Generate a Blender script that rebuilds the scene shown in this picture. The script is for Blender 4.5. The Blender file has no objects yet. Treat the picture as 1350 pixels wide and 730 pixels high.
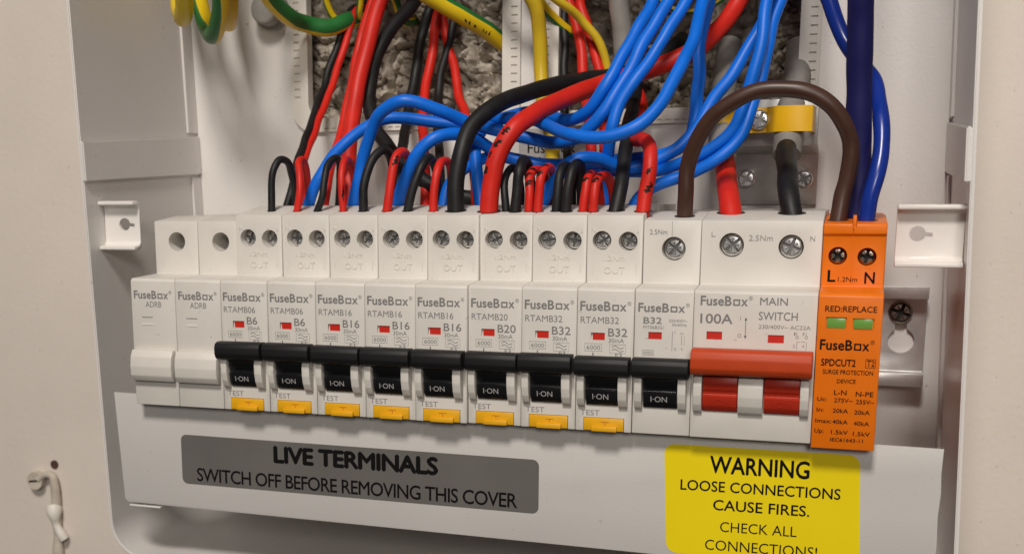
import bpy, bmesh, math, random
from mathutils import Vector, Matrix, noise

random.seed(7)
MM = 0.001
scene = bpy.context.scene
COL = scene.collection

# ------------------------------------------------------------------ camera
cam_data = bpy.data.cameras.new("camera")
cam = bpy.data.objects.new("camera", cam_data)
COL.objects.link(cam)
cam_data.sensor_fit = 'HORIZONTAL'
cam_data.sensor_width = 36.0
cam_data.lens = 1603.76 / 1350 * 36.0
cam_data.shift_x = 118.93 / 1350
cam_data.shift_y = 199.51 / 1350
cam_data.clip_start = 0.01
cam_data.clip_end = 50.0
_r = Vector((0.94364626, 0.33091362, -0.00528389))
_u = Vector((-0.05774995, 0.18036065, 0.98190375))
_f = Vector((-0.32587833, 0.92626465, -0.1893069))
cam.matrix_world = Matrix(((_r.x, _u.x, -_f.x, 0.240698), (_r.y, _u.y, -_f.y, -0.373990),
                           (_r.z, _u.z, -_f.z, 0.073773), (0, 0, 0, 1)))
cam_data.dof.use_dof = True
cam_data.dof.focus_distance = 0.392
cam_data.dof.aperture_fstop = 20.0
scene.camera = cam

# ------------------------------------------------------------------ light of the room
world = bpy.data.worlds.new("World")
scene.world = world
world.use_nodes = True
_wn = world.node_tree                      # the room around: pale ceiling, dimmer walls, darker floor
_bg = _wn.nodes["Background"]
_bg.inputs[1].default_value = 0.16
_tc = _wn.nodes.new("ShaderNodeTexCoord"); _sx = _wn.nodes.new("ShaderNodeSeparateXYZ"); _rp = _wn.nodes.new("ShaderNodeValToRGB")
_mr = _wn.nodes.new("ShaderNodeMapRange"); _mr.inputs["From Min"].default_value = -1.0
_wn.links.new(_tc.outputs["Generated"], _sx.inputs[0]); _wn.links.new(_sx.outputs[2], _mr.inputs["Value"])
_wn.links.new(_mr.outputs["Result"], _rp.inputs["Fac"]); _wn.links.new(_rp.outputs["Color"], _bg.inputs[0])
_rp.color_ramp.elements[0].position = 0.30; _rp.color_ramp.elements[0].color = (0.24, 0.22, 0.20, 1)
_rp.color_ramp.elements[1].position = 0.85; _rp.color_ramp.elements[1].color = (1.0, 0.96, 0.90, 1)

def area_light(name, loc, target, size, power, color):
    d = bpy.data.lights.new(name, 'AREA')
    d.shape = 'DISK'
    d.size = size
    d.energy = power
    d.color = color
    o = bpy.data.objects.new(name, d)
    COL.objects.link(o)
    o.location = loc
    o.rotation_euler = (Vector(target) - Vector(loc)).to_track_quat('-Z', 'Y').to_euler()
    return o

area_light("ceiling_lamp", (0.20, -1.05, 1.15), (0.12, 0.05, 0.05), 0.30, 18.8, (1.0, 0.925, 0.855))
area_light("room_lamp", (0.62, -1.75, 0.62), (0.12, 0.05, 0.07), 0.40, 10.0, (1.0, 0.925, 0.855))
scene.view_settings.view_transform = 'Standard'
scene.view_settings.look = 'None'
scene.view_settings.gamma = 1
scene.view_settings.exposure = -0.08

# ------------------------------------------------------------------ materials
def mat(name, col, rough=0.5, metal=0.0, var=0.0, vscale=60.0, bump=0.0, bscale=900.0, spec=0.5, col2=None, coat=0.0, specks=0.0):
    m = bpy.data.materials.new(name)
    m.use_nodes = True
    nt = m.node_tree
    b = nt.nodes["Principled BSDF"]
    b.inputs["Base Color"].default_value = (*col, 1)
    b.inputs["Roughness"].default_value = rough
    b.inputs["Metallic"].default_value = metal
    b.inputs["Specular IOR Level"].default_value = spec
    b.inputs["Coat Weight"].default_value = coat
    tc0 = nt.nodes.new("ShaderNodeTexCoord"); oi = nt.nodes.new("ShaderNodeObjectInfo")
    mv = nt.nodes.new("ShaderNodeVectorMath"); mv.operation = 'MULTIPLY_ADD'; mv.inputs[1].default_value = (3.1, 1.7, 2.3)
    nt.links.new(oi.outputs["Random"], mv.inputs[0]); nt.links.new(tc0.outputs["Object"], mv.inputs[2])
    VEC = mv.outputs[0]                     # every object gets its own patch of the pattern
    if var > 0 or col2:
        n = nt.nodes.new("ShaderNodeTexNoise")
        n.inputs["Scale"].default_value = vscale
        n.inputs["Detail"].default_value = 6
        nt.links.new(VEC, n.inputs["Vector"])
        r = nt.nodes.new("ShaderNodeValToRGB")
        c2 = col2 or tuple(c * (1 - var) for c in col)
        c1 = col if col2 else tuple(min(1, c * (1 + var * 0.6)) for c in col)
        r.color_ramp.elements[0].position = 0.32
        r.color_ramp.elements[1].position = 0.68
        r.color_ramp.elements[0].color = (*c2, 1)
        r.color_ramp.elements[1].color = (*c1, 1)
        nt.links.new(n.outputs["Fac"], r.inputs["Fac"])
        nt.links.new(r.outputs["Color"], b.inputs["Base Color"])
        mr = nt.nodes.new("ShaderNodeMapRange")
        mr.inputs["To Min"].default_value = max(0.02, rough - 0.08)
        mr.inputs["To Max"].default_value = min(1, rough + 0.1)
        nt.links.new(n.outputs["Fac"], mr.inputs["Value"])
        nt.links.new(mr.outputs["Result"], b.inputs["Roughness"])
    if specks > 0:                       # dust and grime specks
        n3 = nt.nodes.new("ShaderNodeTexNoise"); n3.inputs["Scale"].default_value = 420; n3.inputs["Detail"].default_value = 2
        nt.links.new(VEC, n3.inputs["Vector"])
        r3 = nt.nodes.new("ShaderNodeValToRGB")
        r3.color_ramp.elements[0].position = 0.715; r3.color_ramp.elements[0].color = (0, 0, 0, 1)
        r3.color_ramp.elements[1].position = 0.79; r3.color_ramp.elements[1].color = (specks,) * 3 + (1,)
        nt.links.new(n3.outputs["Fac"], r3.inputs["Fac"])
        mx = nt.nodes.new("ShaderNodeMix"); mx.data_type = 'RGBA'
        nt.links.new(r3.outputs["Color"], mx.inputs["Factor"])
        src = b.inputs["Base Color"].links[0].from_socket
        nt.links.new(src, mx.inputs["A"]); mx.inputs["B"].default_value = (0.22, 0.19, 0.16, 1)
        nt.links.new(mx.outputs["Result"], b.inputs["Base Color"])
    if bump > 0:
        n2 = nt.nodes.new("ShaderNodeTexNoise")
        n2.inputs["Scale"].default_value = bscale
        n2.inputs["Detail"].default_value = 3
        nt.links.new(VEC, n2.inputs["Vector"])
        bp = nt.nodes.new("ShaderNodeBump")
        bp.inputs["Strength"].default_value = bump
        bp.inputs["Distance"].default_value = 0.0004
        nt.links.new(n2.outputs["Fac"], bp.inputs["Height"])
        nt.links.new(bp.outputs["Normal"], b.inputs["Normal"])
    return m

M = {}
M['plastic'] = mat('white_plastic', (0.66, 0.63, 0.58), 0.42, var=0.035, vscale=90, bump=0.06, bscale=2500, specks=0.4)
M['casing'] = mat('white_powder_coat', (0.70, 0.675, 0.65), 0.36, var=0.045, vscale=14, bump=0.17, bscale=900, specks=0.55)
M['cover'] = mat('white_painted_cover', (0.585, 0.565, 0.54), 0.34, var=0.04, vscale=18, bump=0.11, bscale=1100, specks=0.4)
M['wall'] = mat('painted_wall', (0.66, 0.595, 0.53), 0.75, var=0.05, vscale=16, bump=0.28, bscale=500, specks=0.55)
M['lug'] = mat('white_gloss_bracket', (0.78, 0.75, 0.71), 0.28, var=0.03, vscale=60)
M['grommet'] = mat('white_grommet', (0.72, 0.69, 0.63), 0.5, var=0.04, vscale=90)
M['black'] = mat('black_insulation', (0.011, 0.011, 0.012), 0.5, spec=0.35, var=0.25, vscale=220, bump=0.12, bscale=1500)
M['black_lever'] = mat('black_lever', (0.010, 0.010, 0.011), 0.5, spec=0.3, bump=0.15, bscale=3000)
M['black_gloss'] = mat('black_toggle', (0.008, 0.008, 0.009), 0.22)
M['red'] = mat('red_insulation', (0.62, 0.020, 0.011), 0.46, spec=0.35, var=0.12, vscale=120, bump=0.05, bscale=900)
M['blue'] = mat('blue_insulation', (0.002, 0.150, 0.72), 0.42, spec=0.38, var=0.10, vscale=100, bump=0.04, bscale=900)
M['royal'] = mat('royal_blue_insulation', (0.006, 0.030, 0.27), 0.24, var=0.08, vscale=100)
M['navy'] = mat('navy_insulation', (0.008, 0.008, 0.085), 0.5, var=0.08, vscale=100)
M['brown'] = mat('brown_insulation', (0.060, 0.026, 0.016), 0.40, var=0.15, vscale=120)
M['yellow'] = mat('yellow_insulation', (0.68, 0.47, 0.02), 0.40, var=0.08, vscale=120)
M['sheath'] = mat('grey_sheath', (0.24, 0.225, 0.205), 0.6, var=0.2, vscale=110, bump=0.2, bscale=700)
M['copper'] = mat('copper', (0.75, 0.36, 0.18), 0.3, metal=1.0)
M['ink'] = mat('black_marker_ink', (0.03, 0.008, 0.006), 0.55, spec=0.2)
M['print_grey'] = mat('grey_print', (0.20, 0.195, 0.19), 0.6)
M['print_light'] = mat('light_grey_print', (0.33, 0.32, 0.30), 0.6)
M['print_black'] = mat('black_print', (0.006, 0.006, 0.006), 0.8, spec=0.1)
M['print_white'] = mat('white_print', (0.42, 0.41, 0.40), 0.5)
M['test'] = mat('yellow_test_button', (0.78, 0.40, 0.008), 0.38, var=0.04, vscale=200)
M['flag'] = mat('red_flag', (0.55, 0.020, 0.010), 0.4)
M['red_lever'] = mat('red_lever', (0.50, 0.056, 0.012), 0.46, spec=0.3, var=0.06, vscale=150, bump=0.1, bscale=2500)
M['red_drum'] = mat('red_toggle', (0.40, 0.026, 0.010), 0.38, spec=0.3)
M['orange'] = mat('orange_plastic', (0.80, 0.172, 0.003), 0.42, spec=0.35, var=0.04, vscale=120, bump=0.06, bscale=2500)
M['green'] = mat('green_window', (0.15, 0.33, 0.06), 0.25)
M['window_dark'] = mat('window_frame_dark', (0.30, 0.10, 0.01), 0.5)
M['steel'] = mat('galvanised_steel', (0.50, 0.49, 0.47), 0.42, metal=0.75, var=0.18, vscale=90, bump=0.12, bscale=500)
M['chrome'] = mat('bright_screw', (0.88, 0.88, 0.88), 0.30, metal=0.9, var=0.12, vscale=700)
M['rail'] = mat('zinc_rail', (0.80, 0.80, 0.79), 0.33, metal=0.8, var=0.1, vscale=140, bump=0.05, bscale=300)
M['foil'] = mat('grey_foil', (0.185, 0.175, 0.165), 0.38, metal=0.3, var=0.07, vscale=40, bump=0.05, bscale=1500)
M['sticker'] = mat('yellow_sticker', (0.84, 0.66, 0.002), 0.5, spec=0.3, var=0.03, vscale=40)
M['clamp'] = mat('yellow_clamp', (0.78, 0.44, 0.008), 0.35, var=0.06, vscale=80)
M['hole'] = mat('cavity_shade', (0.02, 0.018, 0.016), 0.8)  # near-black colour stands in for shade on flat discs and in slots
M['gland'] = mat('grey_gland', (0.34, 0.33, 0.31), 0.55, var=0.1, vscale=100)
M['dull'] = mat('painted_over', (0.55, 0.49, 0.41), 0.6, var=0.15, vscale=150, bump=0.4, bscale=400)

def earth_mat(name, split, phase, twist):
    m = mat(name, (0.70, 0.50, 0.02), 0.36)
    nt = m.node_tree
    b = nt.nodes["Principled BSDF"]
    uv = nt.nodes.new("ShaderNodeUVMap"); uv.uv_map = "UVMap"
    sep = nt.nodes.new("ShaderNodeSeparateXYZ")
    nt.links.new(uv.outputs[0], sep.inputs[0])
    mu = nt.nodes.new("ShaderNodeMath"); mu.operation = 'MULTIPLY_ADD'
    mu.inputs[1].default_value = twist; mu.inputs[2].default_value = phase
    nt.links.new(sep.outputs[0], mu.inputs[0])
    ad = nt.nodes.new("ShaderNodeMath"); ad.operation = 'ADD'
    nt.links.new(mu.outputs[0], ad.inputs[0]); nt.links.new(sep.outputs[1], ad.inputs[1])
    fr = nt.nodes.new("ShaderNodeMath"); fr.operation = 'FRACT'
    nt.links.new(ad.outputs[0], fr.inputs[0])
    rp = nt.nodes.new("ShaderNodeValToRGB")
    rp.color_ramp.interpolation = 'CONSTANT'
    rp.color_ramp.elements[0].color = (0.74, 0.52, 0.010, 1)
    rp.color_ramp.elements[1].color = (0.020, 0.150, 0.035, 1)
    rp.color_ramp.elements[1].position = split
    nt.links.new(fr.outputs[0], rp.inputs[0])
    nt.links.new(rp.outputs[0], b.inputs["Base Color"])
    return m
M['yg'] = earth_mat('earth_insulation', 0.5, 0.25, 0.003)
M['yg4'] = earth_mat('earth_insulation_stripe_below', 0.5, 0.97, 0.001)
M['yg2'] = earth_mat('earth_insulation_yellow_side', 0.72, 0.86, 0.002)
M['yg3'] = earth_mat('earth_insulation_slant', 0.62, 0.12, 0.0)

def masonry_mat():
    m = mat('rough_masonry', (0.36, 0.31, 0.25), 0.9)
    nt = m.node_tree
    b = nt.nodes["Principled BSDF"]
    tc = nt.nodes.new("ShaderNodeTexCoord")
    n = nt.nodes.new("ShaderNodeTexNoise"); n.inputs["Scale"].default_value = 48; n.inputs["Detail"].default_value = 8
    n.inputs["Roughness"].default_value = 0.7
    v = nt.nodes.new("ShaderNodeTexVoronoi"); v.inputs["Scale"].default_value = 170
    nt.links.new(tc.outputs["Object"], n.inputs["Vector"]); nt.links.new(tc.outputs["Object"], v.inputs["Vector"])
    r = nt.nodes.new("ShaderNodeValToRGB")
    r.color_ramp.elements[0].position = 0.36; r.color_ramp.elements[0].color = (0.38, 0.335, 0.275, 1)
    r.color_ramp.elements[1].position = 0.58; r.color_ramp.elements[1].color = (0.58, 0.52, 0.435, 1)
    nt.links.new(n.outputs["Fac"], r.inputs["Fac"])
    r2 = nt.nodes.new("ShaderNodeValToRGB")
    r2.color_ramp.elements[0].position = 0.06; r2.color_ramp.elements[0].color = (0.12, 0.10, 0.085, 1)
    r2.color_ramp.elements[1].position = 0.16; r2.color_ramp.elements[1].color = (1, 1, 1, 1)
    nt.links.new(v.outputs["Distance"], r2.inputs["Fac"])
    mx = nt.nodes.new("ShaderNodeMix"); mx.data_type = 'RGBA'; mx.blend_type = 'MULTIPLY'
    mx.inputs["Factor"].default_value = 0.5
    nt.links.new(r.outputs[0], mx.inputs["A"]); nt.links.new(r2.outputs[0], mx.inputs["B"])
    nt.links.new(mx.outputs["Result"], b.inputs["Base Color"])
    bp = nt.nodes.new("ShaderNodeBump"); bp.inputs["Strength"].default_value = 0.8; bp.inputs["Distance"].default_value = 0.002
    nt.links.new(n.outputs["Fac"], bp.inputs["Height"]); nt.links.new(bp.outputs[0], b.inputs["Normal"])
    return m
M['masonry'] = masonry_mat()

# ------------------------------------------------------------------ mesh helpers (all in millimetres, scaled on link)
def to_mesh(bm, name, smooth=35):
    me = bpy.data.meshes.new(name)
    bmesh.ops.recalc_face_normals(bm, faces=bm.faces)
    bm.to_mesh(me); bm.free()
    return fin(me, smooth)

def fin(me, smooth=35):
    if smooth:
        me.shade_smooth()
        me.set_sharp_from_angle(angle=math.radians(smooth))
    return me

def link(name, me, material, parent=None, loc=(0, 0, 0), scaled=False):
    if not me.get("mm_done"):
        me.transform(Matrix.Scale(MM, 4)); me["mm_done"] = 1
    if material is not None and not me.materials:
        me.materials.append(M[material])
    o = bpy.data.objects.new(name, me)
    COL.objects.link(o)
    o.parent = parent
    o.location = Vector(loc) * MM
    return o

def thing(name, label, cat, loc=(0, 0, 0), group=None):
    o = bpy.data.objects.new(name, None)
    COL.objects.link(o)
    o.empty_display_size = 0.01
    o.location = Vector(loc) * MM
    tag(o, label, cat, group)
    return o

def tag(o, label, cat, group=None):
    o["label"] = label; o["category"] = cat
    if group: o["group"] = group
    return o

def bx(bm, x0, x1, y0, y1, z0, z1):
    v = [bm.verts.new(p) for p in ((x0, y0, z0), (x1, y0, z0), (x1, y1, z0), (x0, y1, z0), (x0, y0, z1), (x1, y0, z1), (x1, y1, z1), (x0, y1, z1))]
    for f in ((0, 1, 5, 4), (1, 2, 6, 5), (2, 3, 7, 6), (3, 0, 4, 7), (4, 5, 6, 7), (3, 2, 1, 0)):
        bm.faces.new([v[i] for i in f])

def box(x0, x1, y0, y1, z0, z1, bev=0.0, seg=2, smooth=35):
    bm = bmesh.new(); bx(bm, x0, x1, y0, y1, z0, z1)
    if bev: bmesh.ops.bevel(bm, geom=bm.edges[:], offset=bev, segments=seg, affect='EDGES', profile=0.5)
    return to_mesh(bm, "box", smooth)

def prism_x(profile, x0, x1, bev=0.0, seg=2, smooth=35, cond=None):
    """profile: (y, z) polygon, extruded along x"""
    bm = bmesh.new()
    a = [bm.verts.new((x0, y, z)) for y, z in profile]
    b = [bm.verts.new((x1, y, z)) for y, z in profile]
    n = len(profile)
    bm.faces.new(a); bm.faces.new(b[::-1])
    for i in range(n): bm.faces.new((a[i], a[(i + 1) % n], b[(i + 1) % n], b[i]))
    bmesh.ops.recalc_face_normals(bm, faces=bm.faces)
    if bev:
        es = [e for e in bm.edges if cond is None or cond(e)]
        bmesh.ops.bevel(bm, geom=es, offset=bev, segments=seg, affect='EDGES', profile=0.5)
    return to_mesh(bm, "prism", smooth)

def prism_y(poly, y0, y1, bev=0.0, seg=2, smooth=35):
    """poly: (x, z) polygon, extruded along y"""
    bm = bmesh.new()
    a = [bm.verts.new((x, y0, z)) for x, z in poly]
    b = [bm.verts.new((x, y1, z)) for x, z in poly]
    n = len(poly)
    bm.faces.new(a); bm.faces.new(b[::-1])
    for i in range(n): bm.faces.new((a[i], a[(i + 1) % n], b[(i + 1) % n], b[i]))
    bmesh.ops.recalc_face_normals(bm, faces=bm.faces)
    if bev:
        es = [e for e in bm.edges if abs(e.verts[0].co.y - e.verts[1].co.y) < 1e-6 and e.verts[0].co.y == min(y0, y1)]
        bmesh.ops.bevel(bm, geom=es, offset=bev, segments=seg, affect='EDGES', profile=0.5)
    return to_mesh(bm, "prism", smooth)

def rrect(x0, x1, z0, z1, r, n=6):
    out = []
    for cx, cz, a0 in ((x1 - r, z1 - r, 0), (x0 + r, z1 - r, 90), (x0 + r, z0 + r, 180), (x1 - r, z0 + r, 270)):
        for k in range(n + 1):
            a = math.radians(a0 + 90 * k / n)
            out.append((cx + r * math.cos(a), cz + r * math.sin(a)))
    return out

def disc_poly(cx, cz, r, n=28):
    return [(cx + r * math.cos(2 * math.pi * k / n), cz + r * math.sin(2 * math.pi * k / n)) for k in range(n)]

def cut(me, cutters, smooth=35):
    """boolean difference, evaluated at once"""
    o = bpy.data.objects.new("tmp", me); COL.objects.link(o)
    cs = []
    for c in cutters:
        co = bpy.data.objects.new("cutter", c); COL.objects.link(co); cs.append(co)
        md = o.modifiers.new("b", 'BOOLEAN'); md.operation = 'DIFFERENCE'; md.object = co; md.solver = 'EXACT'
    dg = bpy.context.evaluated_depsgraph_get(); dg.update()
    res = bpy.data.meshes.new_from_object(o.evaluated_get(dg))
    for co in cs + [o]: bpy.data.objects.remove(co)
    return fin(res, smooth)

def join(meshes, smooth=35):
    bm = bmesh.new()
    for m_ in meshes: bm.from_mesh(m_)
    return to_mesh(bm, "joined", smooth)

# ------------------------------------------------------------------ lettering
_fonts = {}
def raw_text(s, bold=0.0, extrude=0.0, spacing=1.0):
    cu = bpy.data.curves.new("t", 'FONT')
    cu.body = s; cu.size = 1.0; cu.resolution_u = 3; cu.extrude = extrude; cu.space_character = spacing
    o = bpy.data.objects.new("t", cu); COL.objects.link(o)
    dg = bpy.context.evaluated_depsgraph_get(); dg.update()
    me = bpy.data.meshes.new_from_object(o.evaluated_get(dg))
    bpy.data.objects.remove(o); bpy.data.curves.remove(cu)
    return me

_H = raw_text("H")
CAP = max(v.co.y for v in _H.vertices)

def text_mesh(s, x, z, width, cap, bold=0.0, extrude=0.0, slope=0.0, spacing=1.0):
    """lettering in the XZ plane facing -Y; x, z = left end of the baseline, width and cap height in mm"""
    me = raw_text(s, 0.0, extrude, spacing)
    if bold > 0:
        b_ = bmesh.new()
        for k, (dx, dz) in enumerate(((0, 0), (1, 0), (-1, 0), (0, 1), (0, -1))):
            m2 = me.copy(); m2.transform(Matrix.Translation((dx * bold, dz * bold, 0.004 * k))); b_.from_mesh(m2); bpy.data.meshes.remove(m2)
        b_.to_mesh(me); b_.free()
    xs = [v.co.x for v in me.vertices]
    x0, x1 = min(xs), max(xs)
    sx = width / (x1 - x0); sz = cap / CAP
    for v in me.vertices:
        lx = (v.co.x - x0) * sx
        v.co = Vector((x + lx, -v.co.z * (1.0 if extrude else 0.8), z + v.co.y * sz + lx * slope))
    return me

def letter(name, items, y, material, parent, smooth=0):
    """items: list of text_mesh argument tuples or ready meshes, joined into one printed legend"""
    bm = bmesh.new()
    for it in items:
        me = it if isinstance(it, bpy.types.Mesh) else text_mesh(*it)
        bm.from_mesh(me)
    me = bpy.data.meshes.new("legend"); bm.to_mesh(me); bm.free()
    return link(name, me, material, parent, (0, y, 0))

def flat(polys):
    bm = bmesh.new()
    for p in polys: bm.faces.new([bm.verts.new((x, 0, z)) for x, z in p])
    me = bpy.data.meshes.new("flat"); bm.to_mesh(me); bm.free()
    return me

def frame(x0, x1, z0, z1, t):
    return flat([[(x0, z0), (x1, z0), (x1, z0 + t), (x0, z0 + t)], [(x0, z1 - t), (x1, z1 - t), (x1, z1), (x0, z1)],
                 [(x0, z0 + t), (x0 + t, z0 + t), (x0 + t, z1 - t), (x0, z1 - t)], [(x1 - t, z0 + t), (x1, z0 + t), (x1, z1 - t), (x1 - t, z1 - t)]])

def ribbon(pts, t):
    ps = []
    for (x0, z0), (x1, z1) in zip(pts, pts[1:]):
        d = Vector((x1 - x0, z1 - z0)).normalized() * t / 2
        nx, nz = -d.y, d.x
        ps.append([(x0 + nx, z0 + nz), (x1 + nx, z1 + nz), (x1 - nx, z1 - nz), (x0 - nx, z0 - nz)])
    return flat(ps)

def logo(x, z, width, cap, slope=0.0):
    """FuseB + square o + x + registered mark"""
    u = width / 16.0
    q = cap * 0.70; q0 = x + 10.05 * u; q1 = x + 12.2 * u; t = 0.42 * u * 1.1
    return [text_mesh("FuseB", x, z, 9.6 * u, cap, 0.022), frame(q0, q1, z, z + q, t),
            text_mesh("x", x + 12.5 * u, z, 2.0 * u, cap, 0.022), text_mesh("\u00ae", x + 14.75 * u, z + cap * 0.62, 1.25 * u, cap * 0.42)]

# ------------------------------------------------------------------ tubes
def spline(pts, per=8):
    P = [Vector(p) for p in pts]
    P = [P[0] * 2 - P[1]] + P + [P[-1] * 2 - P[-2]]
    out = []
    for i in range(1, len(P) - 2):
        p0, p1, p2, p3 = P[i - 1:i + 3]
        t0 = 0; t1 = t0 + max((p1 - p0).length, .01) ** .5; t2 = t1 + max((p2 - p1).length, .01) ** .5; t3 = t2 + max((p3 - p2).length, .01) ** .5
        for k in range(per):
            t = t1 + (t2 - t1) * k / per
            a1 = p0 * ((t1 - t) / (t1 - t0)) + p1 * ((t - t0) / (t1 - t0))
            a2 = p1 * ((t2 - t) / (t2 - t1)) + p2 * ((t - t1) / (t2 - t1))
            a3 = p2 * ((t3 - t) / (t3 - t2)) + p3 * ((t - t2) / (t3 - t2))
            b1 = a1 * ((t2 - t) / (t2 - t0)) + a2 * ((t - t0) / (t2 - t0))
            b2 = a2 * ((t3 - t) / (t3 - t1)) + a3 * ((t - t1) / (t3 - t1))
            out.append(b1 * ((t2 - t) / (t2 - t1)) + b2 * ((t - t1) / (t2 - t1)))
    out.append(P[-2])
    return out

def wobble(c, amp, seed):
    n_ = len(c)
    res = []
    for i, p in enumerate(c):
        k = min(1.0, min(i, n_ - 1 - i) / 10.0)
        q = p * 0.09 + Vector((seed * 7.3, seed * 1.7, 0))
        res.append(p + Vector((noise.noise(q), noise.noise(q + Vector((31, 0, 0))), noise.noise(q + Vector((0, 57, 0))))) * amp * k)
    return res

def frames(c):
    T = [(c[min(i + 1, len(c) - 1)] - c[max(i - 1, 0)]).normalized() for i in range(len(c))]
    ref = Vector((0, -1, 0.2))
    if abs(T[0].dot(ref.normalized())) > 0.9: ref = Vector((1, 0, 0))
    N = [(ref - T[0] * ref.dot(T[0])).normalized()]
    for i in range(1, len(c)):
        n = N[-1] - T[i] * N[-1].dot(T[i])
        N.append(n.normalized())
    return T, N

def tube_mesh(c, r, sides=16, wob=0.0, seed=0):
    T, N = frames(c)
    bm = bmesh.new(); uvl = bm.loops.layers.uv.new("UVMap")
    rings = []; L = [0]
    for i in range(1, len(c)): L.append(L[-1] + (c[i] - c[i - 1]).length)
    for i, p in enumerate(c):
        B = T[i].cross(N[i])
        rr = r * (1 + wob * noise.noise(Vector((L[i] * 0.12, seed * 3.1, 0))))
        rings.append([bm.verts.new(p + (N[i] * math.cos(a) + B * math.sin(a)) * rr) for a in [2 * math.pi * k / sides for k in range(sides)]])
    for i in range(len(c) - 1):
        for k in range(sides):
            k2 = (k + 1) % sides
            f = bm.faces.new((rings[i][k], rings[i][k2], rings[i + 1][k2], rings[i + 1][k]))
            for lp, uvv in zip(f.loops, ((L[i], k / sides), (L[i], (k + 1) / sides), (L[i + 1], (k + 1) / sides), (L[i + 1], k / sides))):
                lp[uvl].uv = uvv
    bm.faces.new(rings[0][::-1]); bm.faces.new(rings[-1])
    return to_mesh(bm, "tube", 50)

def ink_mesh(c, r, i0, span, ang, width, seed):
    """a ragged pen mark hugging the tube"""
    T, N = frames(c)
    bm = bmesh.new(); g = []
    nk, nr = 9, 12
    for j in range(nr + 1):
        s = j / nr; f = min(i0 + span * s, len(c) - 1.01); i = int(f); w_ = f - i
        p = c[i].lerp(c[i + 1], w_); t_ = T[i].lerp(T[i + 1], w_).normalized(); n_ = N[i].lerp(N[i + 1], w_).normalized()
        B = t_.cross(n_); row = []
        e = noise.noise(Vector((seed * 3.7, s * 4.5, 1.0))); e2 = noise.noise(Vector((seed * 1.9, s * 5.5, 9.0)))
        half = max(0.03, width * 0.5 * (1 - (2 * s - 1) ** 2) ** 0.5 * (0.75 + 0.9 * e2))
        mid = ang + width * (0.5 * e + 0.5 * (s - 0.5))
        for k in range(nk):
            a = mid + half * (2 * k / (nk - 1) - 1)
            row.append(bm.verts.new(p + (n_ * math.cos(a) + B * math.sin(a)) * (r + 0.07)))
        g.append(row)
    for j in range(nr):
        for k in range(nk - 1): bm.faces.new((g[j][k], g[j][k + 1], g[j + 1][k + 1], g[j + 1][k]))
    return to_mesh(bm, "ink", 60)

# ================================================================== the setting
def shear(x, z): return x + (60 - z) * 0.032

HX0, HX1, HZ0, HZ1 = 12, 236, 92, 222          # the rough hole in the wall behind the box
bm = bmesh.new()
g = [(-900, -900), (HX0, -900), (HX1, -900), (1300, -900)]
xs = [-900, HX0, HX1, 1300]; zs = [-900, HZ0, HZ1, 900]
vv = [[bm.verts.new((x, 97.5, z)) for x in xs] for z in zs]
for j in range(3):
    for i in range(3):
        if (i, j) != (1, 1): bm.faces.new((vv[j][i], vv[j][i + 1], vv[j + 1][i + 1], vv[j + 1][i]))
wall = link("wall", to_mesh(bm, "wall"), 'wall'); wall["kind"] = "structure"

bm = bmesh.new()
NX, NZ = 360, 205
grid = []
for j in range(NZ + 1):
    row = []
    for i in range(NX + 1):
        x = HX0 + (HX1 - HX0) * i / NX; z = HZ0 + (HZ1 - HZ0) * j / NZ
        e = min(x - HX0, HX1 - x, z - HZ0, HZ1 - z)
        k = min(1, max(0, e / 9.0)); k = k * k * (3 - 2 * k)
        s = min(1, max(0, (x - 112) / 28.0)); s = s * s * (3 - 2 * s)
        d = 11 + 24 * s
        p = Vector((x, 0, z))
        n1 = noise.fractal(p * 0.045, 1.0, 2.1, 4); n2 = noise.fractal(p * 0.16 + Vector((9, 3, 5)), 0.9, 2.2, 4)
        n3 = noise.noise(p * 0.38 + Vector((4, 8, 1))) + 0.5 * noise.noise(p * 0.9 + Vector((2, 1, 7)))
        d += n1 * 5.5 + n2 * (4.2 + 2.2 * max(0, 1 - abs(x - 62) / 26)) + 2.2 * min(1, max(0, (n3 - 0.36) / 0.12)) + n3 * 0.7 + 0.35 * noise.noise(p * 1.6)
        q1 = abs(noise.noise(p * 0.085 + Vector((3, 5, 2)))); q2 = abs(noise.noise(p * 0.19 + Vector((8, 1, 6))))
        d += 9.0 * max(0, 0.16 - q1) / 0.16 * (0.35 + 0.65 * max(0, 1 - abs(x - 66) / 34)) + 3.5 * max(0, 0.10 - q2) / 0.10
        # a drilled, broken-out recess at upper left of the hole
        q = ((x - 44) / 17) ** 2 + ((z - 146) / 13) ** 2
        d += 22 * max(0, 1 - q)
        row.append(bm.verts.new((x, 97.5 + max(0.3, d) * k, z)))
    grid.append(row)
for j in range(NZ):
    for i in range(NX): bm.faces.new((grid[j][i], grid[j][i + 1], grid[j + 1][i + 1], grid[j + 1][i]))
mas = link("broken_masonry", to_mesh(bm, "masonry", 60), 'masonry', wall)

# ================================================================== enclosure
enc = thing("fuse_board_casing", "white metal fuse board casing, open at the front, with two wall openings in its back", "enclosure", (125, 96, -61))
EO = (-125, -96, 61)
def eadd(name, me, m): return link(name, me, m, enc, EO)

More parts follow.
